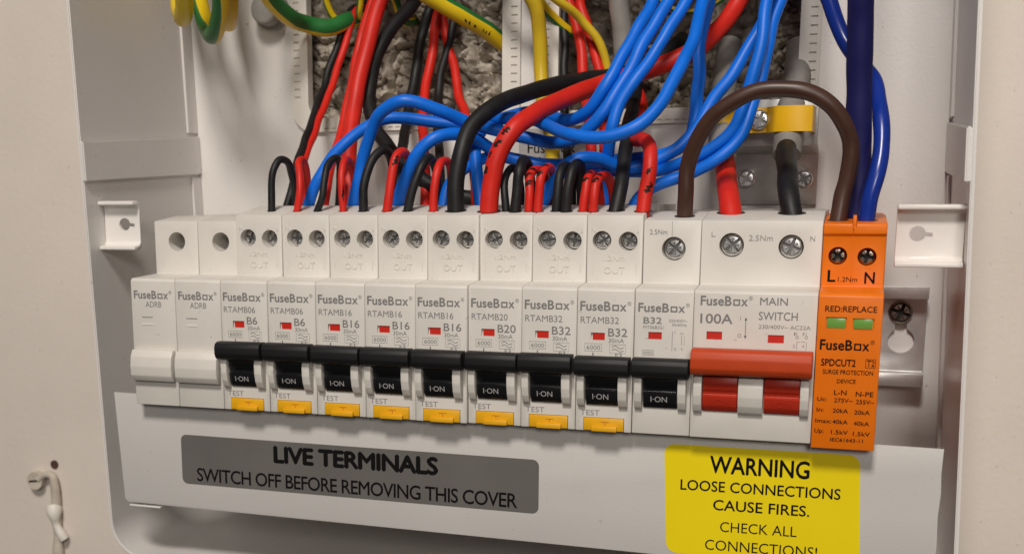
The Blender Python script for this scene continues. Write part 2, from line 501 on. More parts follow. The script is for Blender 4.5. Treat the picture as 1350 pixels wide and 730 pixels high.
XL, XR, ZB, ZT = -23.2, 271.6, -61.0, 228.0
out = rrect(XL - 1.2, XR + 1.2, ZB - 1.2, ZT + 1.2, 14.2, 10); inn = rrect(XL, XR, ZB, ZT, 13, 10)
bm = bmesh.new()
n = len(out)
def ring(poly, y): return [bm.verts.new((shear(x, z), y, z)) for x, z in poly]
of, ob, fi, bi = ring(out, 10), ring(out, 96), ring(inn, 10), ring(inn, 96)
for i in range(n):
    j = (i + 1) % n
    bm.faces.new((of[i], of[j], ob[j], ob[i])); bm.faces.new((fi[j], fi[i], bi[i], bi[j]))
    bm.faces.new((of[j], of[i], fi[i], fi[j])); bm.faces.new((ob[i], ob[j], bi[j], bi[i]))
es = [e for e in bm.edges if abs(e.verts[0].co.y - 10) < 1e-4 and abs(e.verts[1].co.y - 10) < 1e-4 and len(e.link_faces) == 2 and e.link_faces[0].normal.length >= 0]
es = [e for e in es if any(abs(v.co.y - 96) < 1e-3 for f in e.link_faces for v in f.verts)]
bmesh.ops.bevel(bm, geom=es, offset=0.35, segments=2, affect='EDGES')
eadd("side_walls", to_mesh(bm, "sides", 30), 'casing')

back = box(XL - 3, XR + 3, 94.2, 95.8, ZB - 1, ZT + 1, 0)
O1 = (27.6, 110.9, 103.2, 212.0); O2 = (131.0, 219.6, 103.4, 212.0)
back = cut(back, [prism_y(rrect(*O1, 7), 90, 100), prism_y(rrect(*O2, 7), 90, 100)])
eadd("back_plate", back, 'casing')

for O in (O1, O2):
    x0, x1, z0, z1 = O
    gm = prism_y(rrect(x0 - 6.2, x1 + 6.2, z0 - 4.6, z1 + 4, 9), 92.4, 97.2, 0.5)
    cs = bmesh.new()
    z = z0 + 9
    while z < z1 - 8:
        bx(cs, x0 - 5.0, x0 - 2.6, 92.0, 93.2, z, z + 0.55); bx(cs, x1 + 2.6, x1 + 5.0, 92.0, 93.2, z, z + 0.55); z += 3.05
    x = x0 + 8
    while x < x1 - 8:
        bx(cs, x, x + 1.9, 92.0, 93.2, z0 - 3.6, z0 - 3.1); x += 3.05
    gm = cut(gm, [prism_y(rrect(x0 + 0.9, x1 - 0.9, z0 + 0.9, z1 - 0.9, 6), 88, 100), to_mesh(cs, "slots", 0)])
    eadd("grommet_strip", gm, 'grommet')

# pressed straps and folded flanges on the side walls
def wall_slab(x0, x1, y0, y1, za, zb, zc, zd, bev=0.3):
    """slab against a side wall: front end za..zb, back end zc..zd"""
    bm = bmesh.new()
    P = [(x0, y0, za), (x1, y0, za), (x1, y1, zc), (x0, y1, zc), (x0, y0, zb), (x1, y0, zb), (x1, y1, zd), (x0, y1, zd)]
    v = [bm.verts.new((shear(x, z), y, z)) for x, y, z in P]
    for f in ((0, 1, 5, 4), (1, 2, 6, 5), (2, 3, 7, 6), (3, 0, 4, 7), (4, 5, 6, 7), (3, 2, 1, 0)): bm.faces.new([v[i] for i in f])
    bmesh.ops.recalc_face_normals(bm, faces=bm.faces)
    if bev: bmesh.ops.bevel(bm, geom=bm.edges[:], offset=bev, segments=2, affect='EDGES')
    return to_mesh(bm, "slab")
eadd("seam_strap", wall_slab(XL, XL + 1.5, 9.2, 94, 78.6, 92.8, 82.2, 98.0, 0.4), 'casing')
eadd("seam_strap", wall_slab(XR - 1.6, XR, 9.2, 94, 76.0, 91.5, 80.0, 97.0, 0.4), 'casing')
eadd("folded_flange", wall_slab(XL, XL + 0.9, 86, 94, 99, 227, 99, 227, 0.25), 'casing')
eadd("folded_flange", wall_slab(XL, XL + 0.9, 87, 94, -40, 81, -40, 81, 0.25), 'casing')
eadd("folded_flange", wall_slab(XR - 1.0, XR, 84, 94, 98.2, 227, 98.2, 227, 0.25), 'casing')
eadd("folded_flange", wall_slab(XR - 1.0, XR, 84, 94, -40, 79, -40, 79, 0.25), 'casing')

def bracket(x0, x1, z0, z1, y, hx, hz, name_lab):
    t = 1.3
    prof = [(y - 4.2, z1), (y - 0.6, z1 + .2), (y + t, z1 - 1.2), (y + t, z0 + 1.2), (y - 0.6, z0 - .2), (y - 4.2, z0), (y - 4.2, z0 + t), (y - 1.0, z0 + t + 0.3),
            (y, z0 + t + 1.4), (y, z1 - t - 1.4), (y - 1.0, z1 - t - 0.3), (y - 4.2, z1 - t)]
    me = prism_x(prof, x0, x1, 0.35, 2)
    hole = prism_y(disc_poly(hx, hz, 2.3, 24), y - 3, y + 5)
    slot = prism_y([(hx + 1, hz - .7), (hx + 4.2, hz - .9), (hx + 4.2, hz + .2), (hx + 1, hz + .7)], y - 3, y + 5)
    return eadd("fixing_bracket", cut(me, [hole, slot]), 'lug')
bracket(shear(XL, 62) + 0.1, -8.2, 54.0, 71.6, 21, -14.6, 63.2, "")
bracket(252.6, shear(XR, 60) - 0.1, 51.6, 69.8, 21, 258.6, 61.3, "")

# label stuck on the back plate
lab = eadd("back_label", box(116.5, 142.5, 94.05, 94.2, 80.5, 98.0), 'print_white')
letter("lettering", [("FuseBox", 120.0, 88.9, 18.6, 3.7, 0.008), ("80      0", 120.6, 83.6, 18.0, 3.7, 0.008)], 0, 'print_black', lab).location = Vector((0, 94.0, 0)) * MM

# round grey gland at the top left of the back plate
gl = thing("cable_gland", "round grey cable gland in the back plate, top left", "gland", (13.0, 94, 146.5))
link("body", prism_y(disc_poly(0, 0, 6.0, 32), -9, 0.1, 1.6, 3), 'gland', gl)
link("rim", prism_y(disc_poly(0, 0, 7.4, 32), -2.2, 0.1, 0.6, 2), 'gland', gl)

# ================================================================== din rail
rail = thing("mounting_rail", "shiny zinc mounting rail carrying the breakers, its end showing right of the orange module", "rail", (125, 94, 23))
rp = [(86, 41), (86, 36.6), (92.4, 36.6), (92.4, 10.2), (86, 10.2), (86, 5.6), (87.1, 5.6), (87.1, 9.2), (93.6, 9.2), (93.6, 37.6), (87.1, 37.6), (87.1, 41)]
rm = prism_x(rp, 1, 266.8, 0.3, 2)
key = bmesh.new()
rm = cut(rm, [prism_y(disc_poly(258.8, 21.2, 4.5, 30), 88, 98), prism_y(disc_poly(258.2, 31.0, 2.6, 24), 88, 98),
              prism_y([(256.6, 22), (260.8, 22), (260.2, 31), (256.4, 31)], 88, 98)])
link("rail_profile", rm, 'rail', rail, (-125, -94, -23))

M['old_screw'] = mat('dull_screw', (0.42, 0.36, 0.30), 0.32, metal=1.0, var=0.3, vscale=300)
M['recess'] = mat('screw_recess_shade', (0.34, 0.33, 0.32), 0.35, metal=0.9)  # darker metal paints shade into the screw slots for contrast
M['test_mark'] = mat('test_button_mark', (0.50, 0.16, 0.01), 0.5)
def screw_mesh(r, h=1.6, dome=0.5, slot=0.17, base='chrome'):
    me = prism_y(disc_poly(0, 0, r, 26), 0, h, dome, 3)
    c = bmesh.new(); w = r * slot; l = r * 0.80
    bx(c, -l, l, -1, 1.0, -w, w)
    c1 = to_mesh(c, "c1", 0)
    c = bmesh.new(); bx(c, -w * .98, w * .98, -1, 1.03, -l, l); c2 = to_mesh(c, "c2", 0)
    c = bmesh.new(); k = 0.05 * r
    bx(c, -l * .75, l * .75, -1, 0.3, -k, k); bm2 = c
    bmesh.ops.rotate(bm2, verts=bm2.verts[:], cent=(0, 0, 0), matrix=Matrix.Rotation(math.radians(45), 3, 'Y')); c3 = to_mesh(c, "c3", 0)
    c = bmesh.new(); bx(c, -l * .74, l * .74, -1, 0.31, -k, k)
    bmesh.ops.rotate(c, verts=c.verts[:], cent=(0, 0, 0), matrix=Matrix.Rotation(math.radians(-45), 3, 'Y')); c4 = to_mesh(c, "c4", 0)
    me = cut(me, [c1, c2, c3, c4], 30)
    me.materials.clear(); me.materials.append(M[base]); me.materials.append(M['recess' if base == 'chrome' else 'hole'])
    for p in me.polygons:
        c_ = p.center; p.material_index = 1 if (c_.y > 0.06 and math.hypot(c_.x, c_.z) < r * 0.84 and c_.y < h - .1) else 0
    return me
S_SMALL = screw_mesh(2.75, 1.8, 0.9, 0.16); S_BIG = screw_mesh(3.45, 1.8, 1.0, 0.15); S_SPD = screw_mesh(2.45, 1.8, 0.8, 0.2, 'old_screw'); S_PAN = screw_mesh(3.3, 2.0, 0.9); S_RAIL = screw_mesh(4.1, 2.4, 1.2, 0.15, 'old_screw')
def screw(parent, me, x, y, z, ang, m='chrome'):
    o = link("screw", me, m, parent, (x, y, z)); o.rotation_euler = (0, math.radians(ang), 0); return o
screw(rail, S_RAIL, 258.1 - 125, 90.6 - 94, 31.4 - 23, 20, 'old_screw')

# ================================================================== modules on the rail
PITCH = 17.855; MW = 17.70
def body_profile(yt, ztop, zback, zstep=45.7, yf=0.0, zb=0.0):
    return [(yf, zb), (yf + 4.6, zb), (yf + 4.6, 4.6), (12.9, 4.6), (12.9, -18), (85.5, -18), (85.5, zback), (32, zback), (yt, ztop), (yt, zstep), (yf + 1.0, 45.0), (yf, 44.2)]

def body_mesh(width, prof, cutters):
    me = prism_x(prof, 0, width, 0.32, 2)
    return cut(me, cutters)

def hole(x, z, r, yt, depth=7): return prism_y(disc_poly(x, z, r, 32), yt - 2, yt + depth)

def lip(x0, x1):
    prof = [(0.6, 19.2), (-3.0, 19.2), (-3.7, 16.6), (-3.6, 13.4), (-2.9, 10.6), (-1.7, 8.5), (-0.5, 7.7), (0.6, 7.7)]
    return prism_x(prof, x0, x1, 0.22, 2)

def drum(x0, x1):
    prof = [(3.0, 8.2), (-0.6, 8.5), (-1.7, 10.2), (-2.4, 13.3), (-1.6, 13.7), (-1.7, 14.6), (-2.3, 15.4), (-2.5, 17.2), (-2.3, 19.4), (3.0, 19.4)]
    return prism_x(prof, x0, x1, 0.18, 2)

def lever(x0, x1, yf=-6.6):
    prof = [(-1.2, 18.6), (yf + 2.0, 18.1), (yf + 0.7, 18.7), (yf, 20.2), (yf, 22.4), (yf + 0.7, 23.8), (yf + 2.2, 24.3), (-1.0, 24.1)]
    return prism_x(prof, x0, x1, 0.35, 3, 50)

def embossed(items, parent, yt, name="moulded_lettering"):
    return letter(name, items, yt, 'plastic', parent)

# ---- residual current breakers (eight)
GA = "row of eight white breakers with yellow test buttons"
PB = body_profile(12.7, 66.7, 69.7)
RB = body_mesh(MW, PB, [hole(4.75, 58.9, 3.0, 12.7), hole(13.05, 58.7, 3.0, 12.7),
     box(3.3, 13.5, -2, 3.2, 8.3, 19.4), box(4.4, 8.8, -1, 0.9, 28.8, 31.1), box(2.6, 15.5, -1, 1.0, -1, 4.4)])
tilde = lambda x, z: ribbon([(x + 3.6 * k / 12, z + 0.42 * math.sin(2 * math.pi * k / 12)) for k in range(13)], 0.2)
def rcbo_proto():
    t = thing("residual_breaker", "", "breaker")
    link("body", RB, 'plastic', t)
    a = [link("side_lip", lip(0.9, 3.15), 'plastic', t), link("side_lip", lip(13.75, 16.5), 'plastic', t)]
    d = link("toggle", drum(3.5, 13.3), 'black_gloss', t)
    l = link("lettering", text_mesh("I\u00b7ON", 5.7, 0, 5.0, 1.75, 0.0), 'print_white', d, (0, -1.86, 10.5))
    l.rotation_euler = (math.radians(12.7), 0, 0)
    link("lever", lever(0.38, 17.38), 'black_lever', t)
    b = link("test_button", box(2.75, 15.35, -0.35, 1.0, 0.25, 4.25, 0.2), 'test', t)
    link("button_nub", box(5.4, 13.4, -1.5, -0.4, 0.15, 1.75, 0.25), 'test', b)
    letter("button_mark", [flat([[(8.2, 2.9), (10.8, 2.9), (10.8, 3.15), (8.2, 3.15)], [(9.4, 1.9), (9.65, 1.9), (9.65, 2.9), (9.4, 2.9)]])], -0.38, 'test_mark', b)
    link("red_flag", box(4.95, 8.75, 0.35, 0.85, 28.85, 31.05), 'flag', t)
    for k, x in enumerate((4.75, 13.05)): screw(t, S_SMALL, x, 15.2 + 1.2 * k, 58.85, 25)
    letter("printed_legend", logo(0.9, 38.0, 15.9, 2.75) + [("30mA", 10.0, 28.15, 4.8, 1.35, 0.0), ("TEST", 1.6, 5.0, 6.1, 1.7, 0.0),
        tilde(11.1, 26.75), tilde(11.1, 25.75), ("6000", 3.1, 25.85, 4.3, 1.25, 0.0), frame(2.5, 7.9, 25.3, 27.7, 0.09),
        frame(10.4, 15.4, 24.8, 27.6, 0.08), ("1", 5.0, 24.0, 0.4, 0.9), ("E3", 12.2, 23.8, 2.0, 1.0)], -0.06, 'print_grey', t)
    embossed([("1.2Nm", 5.2, 52.6, 7.0, 1.7, 0.0, 0.1), ("OUT", 5.6, 48.6, 6.6, 2.1, 0.0, 0.12), ("N", 1.4, 61.6, 1.2, 1.4, 0, .1), ("1", 15.8, 61.4, 0.5, 1.4, 0, .1),
              ribbon([(1.8, 48.5), (1.8, 51.5)], 0.3), ribbon([(15.8, 48.5), (15.8, 51.5)], 0.3)], t, 12.62)
    return t
def copy_tree(o, parent=None):
    c = o.copy(); COL.objects.link(c); c.parent = parent
    for ch in o.children: copy_tree(ch, c)
    return c
proto = rcbo_proto()
RC = [("RTAMB06", "B6", "white B6 breaker with yellow test button directly right of the two blank modules"),
      ("RTAMB06", "B6", "second white B6 breaker, just left of the B16 breakers"),
      ("RTAMB16", "B16", "first B16 breaker from the left, right beside a B6 breaker"),
      ("RTAMB16", "B16", "middle one of the three B16 breakers"),
      ("RTAMB16", "B16", "rightmost B16 breaker, right beside the B20 breaker"),
      ("RTAMB20", "B20", "white B20 breaker with black lever and yellow test button"),
      ("RTAMB32", "B32", "left B32 breaker with test button, right beside the B20 breaker"),
      ("RTAMB32", "B32", "right B32 breaker with yellow test button, next to the narrow-legend B32 without one")]
rz = random.Random(3)
rcbos = []
for i, (ty, ra, lb) in enumerate(RC):
    t = proto if i == 0 else copy_tree(proto)
    rcbos.append(t)
for i, ((ty, ra, lb), t) in enumerate(zip(RC, rcbos)):
    dy = (0, 0.15, 0.1, -0.1, -0.5, 0.5, 0.1, -0.1)[i]
    t.location = Vector(((2 + i) * PITCH + 0.08, dy, 0.0)) * MM
    tag(t, lb, "breaker", GA)
    letter("rating_lettering", [(ty, 1.1, 34.0, 12.0, 2.0, 0.0), (ra, 9.8, 30.1, 4.0 if len(ra) == 2 else 6.0, 2.45, 0.008)], -0.06, 'print_grey', t)
    for s in [c for c in t.children if c.name.startswith("screw")]:
        s.rotation_euler = (0, math.radians(rz.uniform(0, 90)), 0)
    for s in [c for c in t.children if c.name.startswith('lever')]:
        s.location += Vector((rz.uniform(-.1, .1), rz.uniform(-.25, .25), rz.uniform(-.2, .2))) * MM
        s.rotation_euler = (0, math.radians(rz.uniform(-.5, .5)), 0)

# ---- blank modules (two)
PBL = body_profile(17.5, 64.4, 66.0, 45.6)
BL = body_mesh(MW, PBL, [hole(9.1, 57.2, 3.4, 17.5, 30)])
bulge = prism_x([(0.5, 20.0), (-1.9, 20.0), (-3.2, 17.6), (-3.7, 14.2), (-3.4, 11.0), (-2.2, 8.9), (0.5, 8.6)], 0.5, 17.0, 0.3, 2, 30)
bl_leg = None
for i, lb in enumerate(("leftmost blank white module with no lever, at the end of the row", "second blank white module, between the first blank and the B6 breaker")):
    t = thing("blank_module", lb, "blank module", (i * PITCH + 0.08, 0, 0), "blank modules at the left end of the row")
    link("body", BL, 'plastic', t)
    link("dummy_toggle", bulge, 'plastic', t)
    letter("printed_legend", logo(1.2, 38.0, 15.2, 2.7) + [("ADRB", 5.8, 35.0, 6.3, 2.0, 0.0), ribbon([(4.1, 31.4), (8.4, 31.4)], 0.28)], -0.06, 'print_grey', t)
    link("moulded_mark", box(4.1, 8.4, -0.18, 0.2, 28.7, 29.1), 'lug', t)
    link("catch_shade_disc", prism_y(disc_poly(17.35, 14.2, 0.45, 12), -0.1, 0.4), 'hole', t)  # dark disc on the face, painted shade in place of a hole

# ---- miniature breaker without test button
t = thing("miniature_breaker", "B32 breaker without test button, between the test-button breakers and the main switch", "breaker", (10 * PITCH + 0.08, 0.3, 0))
PM = body_profile(12.7, 65.2, 67.6)
link("body", body_mesh(MW, PM, [hole(9.4, 56.5, 3.7, 12.7), box(3.3, 13.9, -2, 3.2, 8.3, 19.4), box(4.3, 8.4, -1, 0.9, 29.6, 31.8)]), 'plastic', t)
link("side_lip", lip(0.9, 3.15), 'plastic', t); link("side_lip", lip(14.1, 16.6), 'plastic', t)
d = link("toggle", drum(3.5, 13.7), 'black_gloss', t)
l = link("lettering", text_mesh("I\u00b7ON", 5.9, 0, 5.0, 1.75, 0.0), 'print_white', d, (0, -1.86, 10.5)); l.rotation_euler = (math.radians(12.7), 0, 0)
link("lever", lever(0.25, 17.5), 'black_lever', t)
link("red_flag", box(4.35, 8.35, 0.3, 0.85, 29.65, 31.75), 'flag', t)
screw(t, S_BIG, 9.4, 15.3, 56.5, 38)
circ = lambda x, z, r: ribbon([(x + r * math.cos(k * math.pi / 6), z + r * math.sin(k * math.pi / 6)) for k in range(13)], 0.14)
letter("printed_legend", logo(1.0, 38.0, 15.6, 2.6) + [("B32", 2.7, 34.4, 5.6, 1.9, 0.012), ("MT06B321", 2.7, 32.8, 6.3, 0.95, 0.0), ("230/400V~", 10.4, 35.0, 5.6, 0.85, 0.0),
    ("50/60Hz", 11.4, 33.8, 4.4, 0.8, 0.0), ("6000", 2.9, 25.0, 2.9, 0.8), frame(2.5, 6.2, 24.6, 26.2, 0.1), ("I", 12.3, 31.4, 0.14, 1.0), ("O", 12.2, 26.4, .7, .8), ("Y", 14.2, 26.4, .7, .8),
    ribbon([(11.6, 26.2), (11.6, 32.2)], 0.14), ribbon([(14.4, 28), (14.4, 31)], 0.14), ribbon([(13.8, 31.6), (15.0, 31.6)], 0.14), ribbon([(15.2, 28), (15.2, 31)], 0.1)], -0.06, 'print_grey', t)
letter("torque_lettering", [("2.5Nm", 1.9, 60.9, 5.4, 1.5, 0.0), ribbon([(8.8, 60.2), (8.8, 65.0)], 0.12)], 12.62, 'print_grey', t)

# ---- main switch
X0 = 11 * PITCH
t = thing("main_switch", "wide white main switch with one broad red lever and two screws", "switch", (X0 + 0.08, -0.3, 0))
W2 = 2 * PITCH - 0.15
link("body", body_mesh(W2, body_profile(12.7, 65.2, 67.8), [hole(9.1, 57.8, 3.7, 12.7), hole(26.6, 57.4, 3.7, 12.7), box(3.5, 14.0, -2, 3.2, 8.3, 22),
     box(21.6, 32.0, -2, 3.2, 8.3, 22), box(4.0, 8.6, -1, 0.9, 30.2, 32.6), box(21.9, 26.5, -1, 0.9, 29.7, 32.1)]), 'plastic', t)
link("side_lip", lip(1.0, 3.5), 'plastic', t); link("centre_lip", lip(14.2, 21.4), 'plastic', t); link("side_lip", lip(32.0, 34.5), 'plastic', t)
for x in (3.7, 21.7):
    d = link("toggle", drum(x, x + 10.2), 'red_drum', t)
    l = link("lettering", text_mesh("I\u00b7ON", x + 2.2, 0, 6.0, 1.9, 0.0, 0.05), 'red_drum', d, (0, -1.84, 10.5)); l.rotation_euler = (math.radians(12.7), 0, 0)
lv = prism_x([(-1.2, 20.4), (-5.6, 20.0), (-6.9, 20.6), (-7.8, 22.2), (-7.9, 25.2), (-7.2, 27.2), (-5.8, 28.0), (-1.0, 27.8)], 0.3, 35.1, 0.4, 3, 50)
link("lever", lv, 'red_lever', t)
link("red_flag", box(4.05, 8.55, 0.3, 0.85, 30.25, 32.55), 'flag', t); link("red_flag", box(21.95, 26.45, 0.3, 0.85, 29.75, 32.05), 'flag', t)
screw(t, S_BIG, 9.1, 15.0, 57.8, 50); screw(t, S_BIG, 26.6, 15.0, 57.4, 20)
letter("printed_legend", logo(1.9, 40.5, 15.2, 2.75) + [("100A", 2.0, 35.1, 9.5, 2.8, 0.014), ("MAIN", 19.2, 40.9, 7.9, 2.2, 0.006), ("SWITCH", 19.0, 36.5, 11.1, 2.35, 0.006),
    ("230/400V~ AC22A", 19.1, 33.9, 14.8, 1.15, 0.0), ("I", 13.7, 36.2, 0.16, 1.2), ("O", 13.1, 31.0, 1.15, 1.15), ribbon([(15.35, 31.2), (15.35, 36.6)], 0.22),
    flat([[(14.95, 36.2), (15.75, 36.2), (15.35, 37.2)]]), flat([[(14.95, 31.6), (15.35, 30.6), (15.75, 31.6)]]), circ(30.2, 31.6, 0.4), circ(32.8, 31.6, 0.4),
    ("1", 29.3, 32.2, 0.4, 0.9), ("3", 31.6, 32.2, 0.6, 0.9), ribbon([(30.2, 32.0), (30.0, 33.2)], .14), ribbon([(32.8, 32.0), (32.6, 33.2)], .14), ribbon([(30.4, 30.3), (31.2, 30.3)], .12),
    ribbon([(31.6, 30.3), (32.5, 30.3)], .12), ribbon([(30.2, 28.0), (30.2, 30.3)], .14), ribbon([(32.9, 28.0), (32.9, 30.3)], .14), ("2", 29.1, 28.6, 0.6, 0.9), ("4", 31.7, 28.6, 0.6, 0.9)], -0.06, 'print_grey', t)
letter("moulded_lettering", [("L", 3.0, 60.4, 1.2, 1.5, 0, .08), ("2.5Nm", 14.2, 59.2, 7.0, 1.7, 0, .08), ("N", 32.0, 59.2, 1.4, 1.5, 0, .08)], 12.62, 'print_light', t)

# ---- surge protector
t = thing("surge_protector", "orange surge protection module with black print and two green windows", "surge protector", (13 * PITCH + 0.1, 0, 0))
SY = -1.5
sp = [(SY, -0.9), (3.2, -0.9), (3.2, 4.6), (12.9, 4.6), (12.9, -18), (85.5, -18), (85.5, 66.4), (40, 66.4), (11, 64.6), (10.2, 64.2), (10.2, 61.4), (11, 61.0), (11, 45.9), (SY + 1, 45.0), (SY, 44.0)]
link("body", body_mesh(MW, sp, [hole(4.35, 55.0, 2.65, 11), hole(12.55, 54.8, 2.65, 11), box(2.3, 8.0, SY - 1, SY + 0.7, 34.7, 38.0), box(9.7, 15.5, SY - 1, SY + 0.7, 34.5, 37.8),
     box(8.3, 8.5, 10, 11.25, 46.5, 66), box(8.0, 9.2, 9, 24, 63.4, 68)]), 'orange', t)
for x in (2.35, 9.75): link("green_window", box(x + 0.2, x + 5.4, SY + 0.3, SY + 0.6, 34.75, 37.7, 0.1), 'green', t)
link("cap_divider", box(8.05, 9.1, 10.6, 26, 63.0, 66.8, 0.2), 'orange', t)
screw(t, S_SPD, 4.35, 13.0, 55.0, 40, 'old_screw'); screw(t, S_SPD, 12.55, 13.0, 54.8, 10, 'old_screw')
letter("terminal_lettering", [("L", 1.8, 47.4, 2.3, 3.3, 0.02), ("1.2Nm", 4.8, 47.4, 5.4, 1.4, 0.0), ("N", 12.2, 47.0, 2.9, 3.3, 0.02)], 10.93, 'print_black', t)
B_ = 0.014
letter("printed_legend", [("RED:REPLACE", 1.9, 39.6, 14.2, 1.65, B_)] + logo(1.0, 28.5, 15.0, 2.9) + [("SPDCUT2", 1.6, 23.8, 9.6, 1.95, 0.024), ("T2", 14.2, 24.0, 2.1, 1.7, 0.01),
    frame(13.85, 16.6, 23.5, 26.1, 0.14), ("SURGE PROTECTION", 2.2, 21.4, 13.9, 1.25, B_), ("DEVICE", 6.3, 18.8, 5.2, 1.15, B_), ("L-N", 5.7, 15.3, 3.5, 1.4, B_), ("N-PE", 11.7, 15.1, 4.9, 1.4, B_),
    ("Uc:", 1.1, 13.3, 2.6, 1.2, B_), ("275V~", 5.8, 13.1, 5.2, 1.2, B_), ("255V~", 11.9, 12.9, 5.0, 1.2, B_), ("In:", 1.1, 10.1, 2.0, 1.2, B_), ("20kA", 5.6, 10.0, 4.3, 1.2, B_), ("20kA", 11.6, 9.8, 4.3, 1.2, B_),
    ("Imax:", 0.9, 6.8, 4.5, 1.2, B_), ("40kA", 5.7, 6.7, 4.3, 1.2, B_), ("40kA", 11.6, 6.5, 4.3, 1.2, B_), ("Up:", 0.8, 3.8, 2.6, 1.2, B_), ("1.5kV", 5.5, 3.6, 4.7, 1.2, B_), ("1.5kV", 11.6, 3.4, 4.7, 1.2, B_),
    ("IEC61643-11", 5.4, 1.4, 9.1, 1.05, B_)], SY - 0.06, 'print_black', t)

MODULES = [o for o in scene.objects if o.parent is None and o.get('category') in ('breaker', 'blank module', 'switch', 'surge protector')]

# ================================================================== lower terminal cover
t = thing("terminal_cover", "long white metal cover strip with grey and yellow labels, below the breakers", "cover", (125, 6, -38))
CO = (-125, -6, 38)
def cadd(name, me, m, par=None, dy=0.0): return link(name, me, m, par or t, (CO[0], CO[1] + dy, CO[2]) if par is None else (0, dy, 0))
cp = [(-13.2, 2.6), (269.4, -0.6), (269.2, -8), (269.5, -14), (269.1, -21), (269.4, -30), (269.0, -41.2), (-9.6, -38.6), (-10.8, -37.4)]
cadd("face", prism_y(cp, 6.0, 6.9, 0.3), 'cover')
bm = bmesh.new()
P = [(-9.0, 6.9, -38.4), (269.0, 6.9, -41.0), (269.0, 20, -41.6), (-9.0, 20, -39.2)]
a = [bm.verts.new(p) for p in P]; b = [bm.verts.new((x, y, z + 0.9)) for x, y, z in P]
bm.faces.new(a); bm.faces.new(b[::-1])
for i in range(4): bm.faces.new((a[i], a[(i + 1) % 4], b[(i + 1) % 4], b[i]))
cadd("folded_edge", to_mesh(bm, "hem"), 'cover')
cadd("corner_tab", box(-9.2, 4.0, 6.2, 16, -40.1, -39.5, 0.2), 'lug')
s1 = cadd("grey_label", prism_y([(x, z - (x - 81) * 0.004) for x, z in rrect(14.2, 147.7, -29.9, -11.7, 2.2)], 5.9, 6.05), 'foil')
letter("lettering", [("LIVE TERMINALS", 51.3, -19.2, 61.6, 5.6, 0.042, 0, -0.002, 0.94), ("SWITCH OFF BEFORE REMOVING THIS COVER", 20.3, -28.25, 120.2, 4.75, 0.012, 0, -0.0035, 0.92)], 5.85, 'print_black', s1)
s2 = cadd("yellow_label", prism_y([(x - (z + 4) * 0.05, z) for x, z in rrect(188.1, 246.4, -39.2, -3.9, 3.2)], 5.9, 6.05), 'sticker')
letter("lettering", [("WARNING", 202.4, -12.2, 29.8, 5.2, 0.022, 0, 0.003), ("LOOSE CONNECTIONS", 193.6, -18.3, 47.9, 3.25, 0.012, 0, 0.008), ("CAUSE FIRES.", 203.9, -24.1, 28.9, 3.25, 0.012, 0, 0.006),
    ("CHECK ALL", 206.3, -31.0, 23.1, 3.2, 0.0, 0, 0.012), ("CONNECTIONS!", 201.9, -37.2, 33.8, 3.3, 0.0, 0, 0.012)], 5.85, 'print_black', s2)

# ================================================================== cable clamp and its bracket
t = thing("clamp_bracket", "galvanised steel bracket screwed to the back behind the main switch cables", "bracket", (213, 93, 78))
zp = [(92.6, 69.2), (92.6, 87.0), (74.0, 89.4), (74.0, 105.0), (75.5, 105.0), (75.5, 91.0), (94.1, 88.4), (94.1, 69.2)]
link("plate", prism_x(zp, 198.6, 227.2, 0.3, 2), 'steel', t, (-213, -93, -78))
screw(t, S_PAN, 202.6 - 213, 90.5 - 93, 78.4 - 78, 30); screw(t, S_PAN, 222.6 - 213, 90.5 - 93, 78.2 - 78, 60)
t = thing("cable_clamp", "yellow strap clamp holding two grey sheathed cables, beside the brown arch", "clamp", (209, 66, 97.6))
cl = [Vector(p) for p in ((187.5, 73.5), (189.0, 64.5), (192.0, 60.6), (196.0, 59.6), (200.0, 60.8), (203.0, 65.0), (205.5, 67.0), (210.5, 67.0), (212.5, 63.0), (214.5, 60.4), (218.5, 59.8), (223.0, 60.2), (225.6, 61.2), (226.2, 73.5))]
bm = bmesh.new(); ra = []
for i, p in enumerate(cl):
    tv = (cl[min(i + 1, len(cl) - 1)] - cl[max(i - 1, 0)]).normalized(); nv = Vector((-tv.y, tv.x)) * 1.2
    q = p + nv
    ra.append([bm.verts.new((p.x, p.y, 93.5)), bm.verts.new((p.x, p.y, 101.9)), bm.verts.new((q.x, q.y, 101.9)), bm.verts.new((q.x, q.y, 93.5))])
for i in range(len(cl) - 1):
    for k in range(4): bm.faces.new((ra[i][k], ra[i][(k + 1) % 4], ra[i + 1][(k + 1) % 4], ra[i + 1][k]))
bm.faces.new(ra[0]); bm.faces.new(ra[-1][::-1])
link("strap", to_mesh(bm, "strap", 50), 'clamp', t, (-209, -66, -97.6))
screw(t, S_PAN, 208.2 - 209, 64.6 - 66, 97.7 - 97.6, 25)

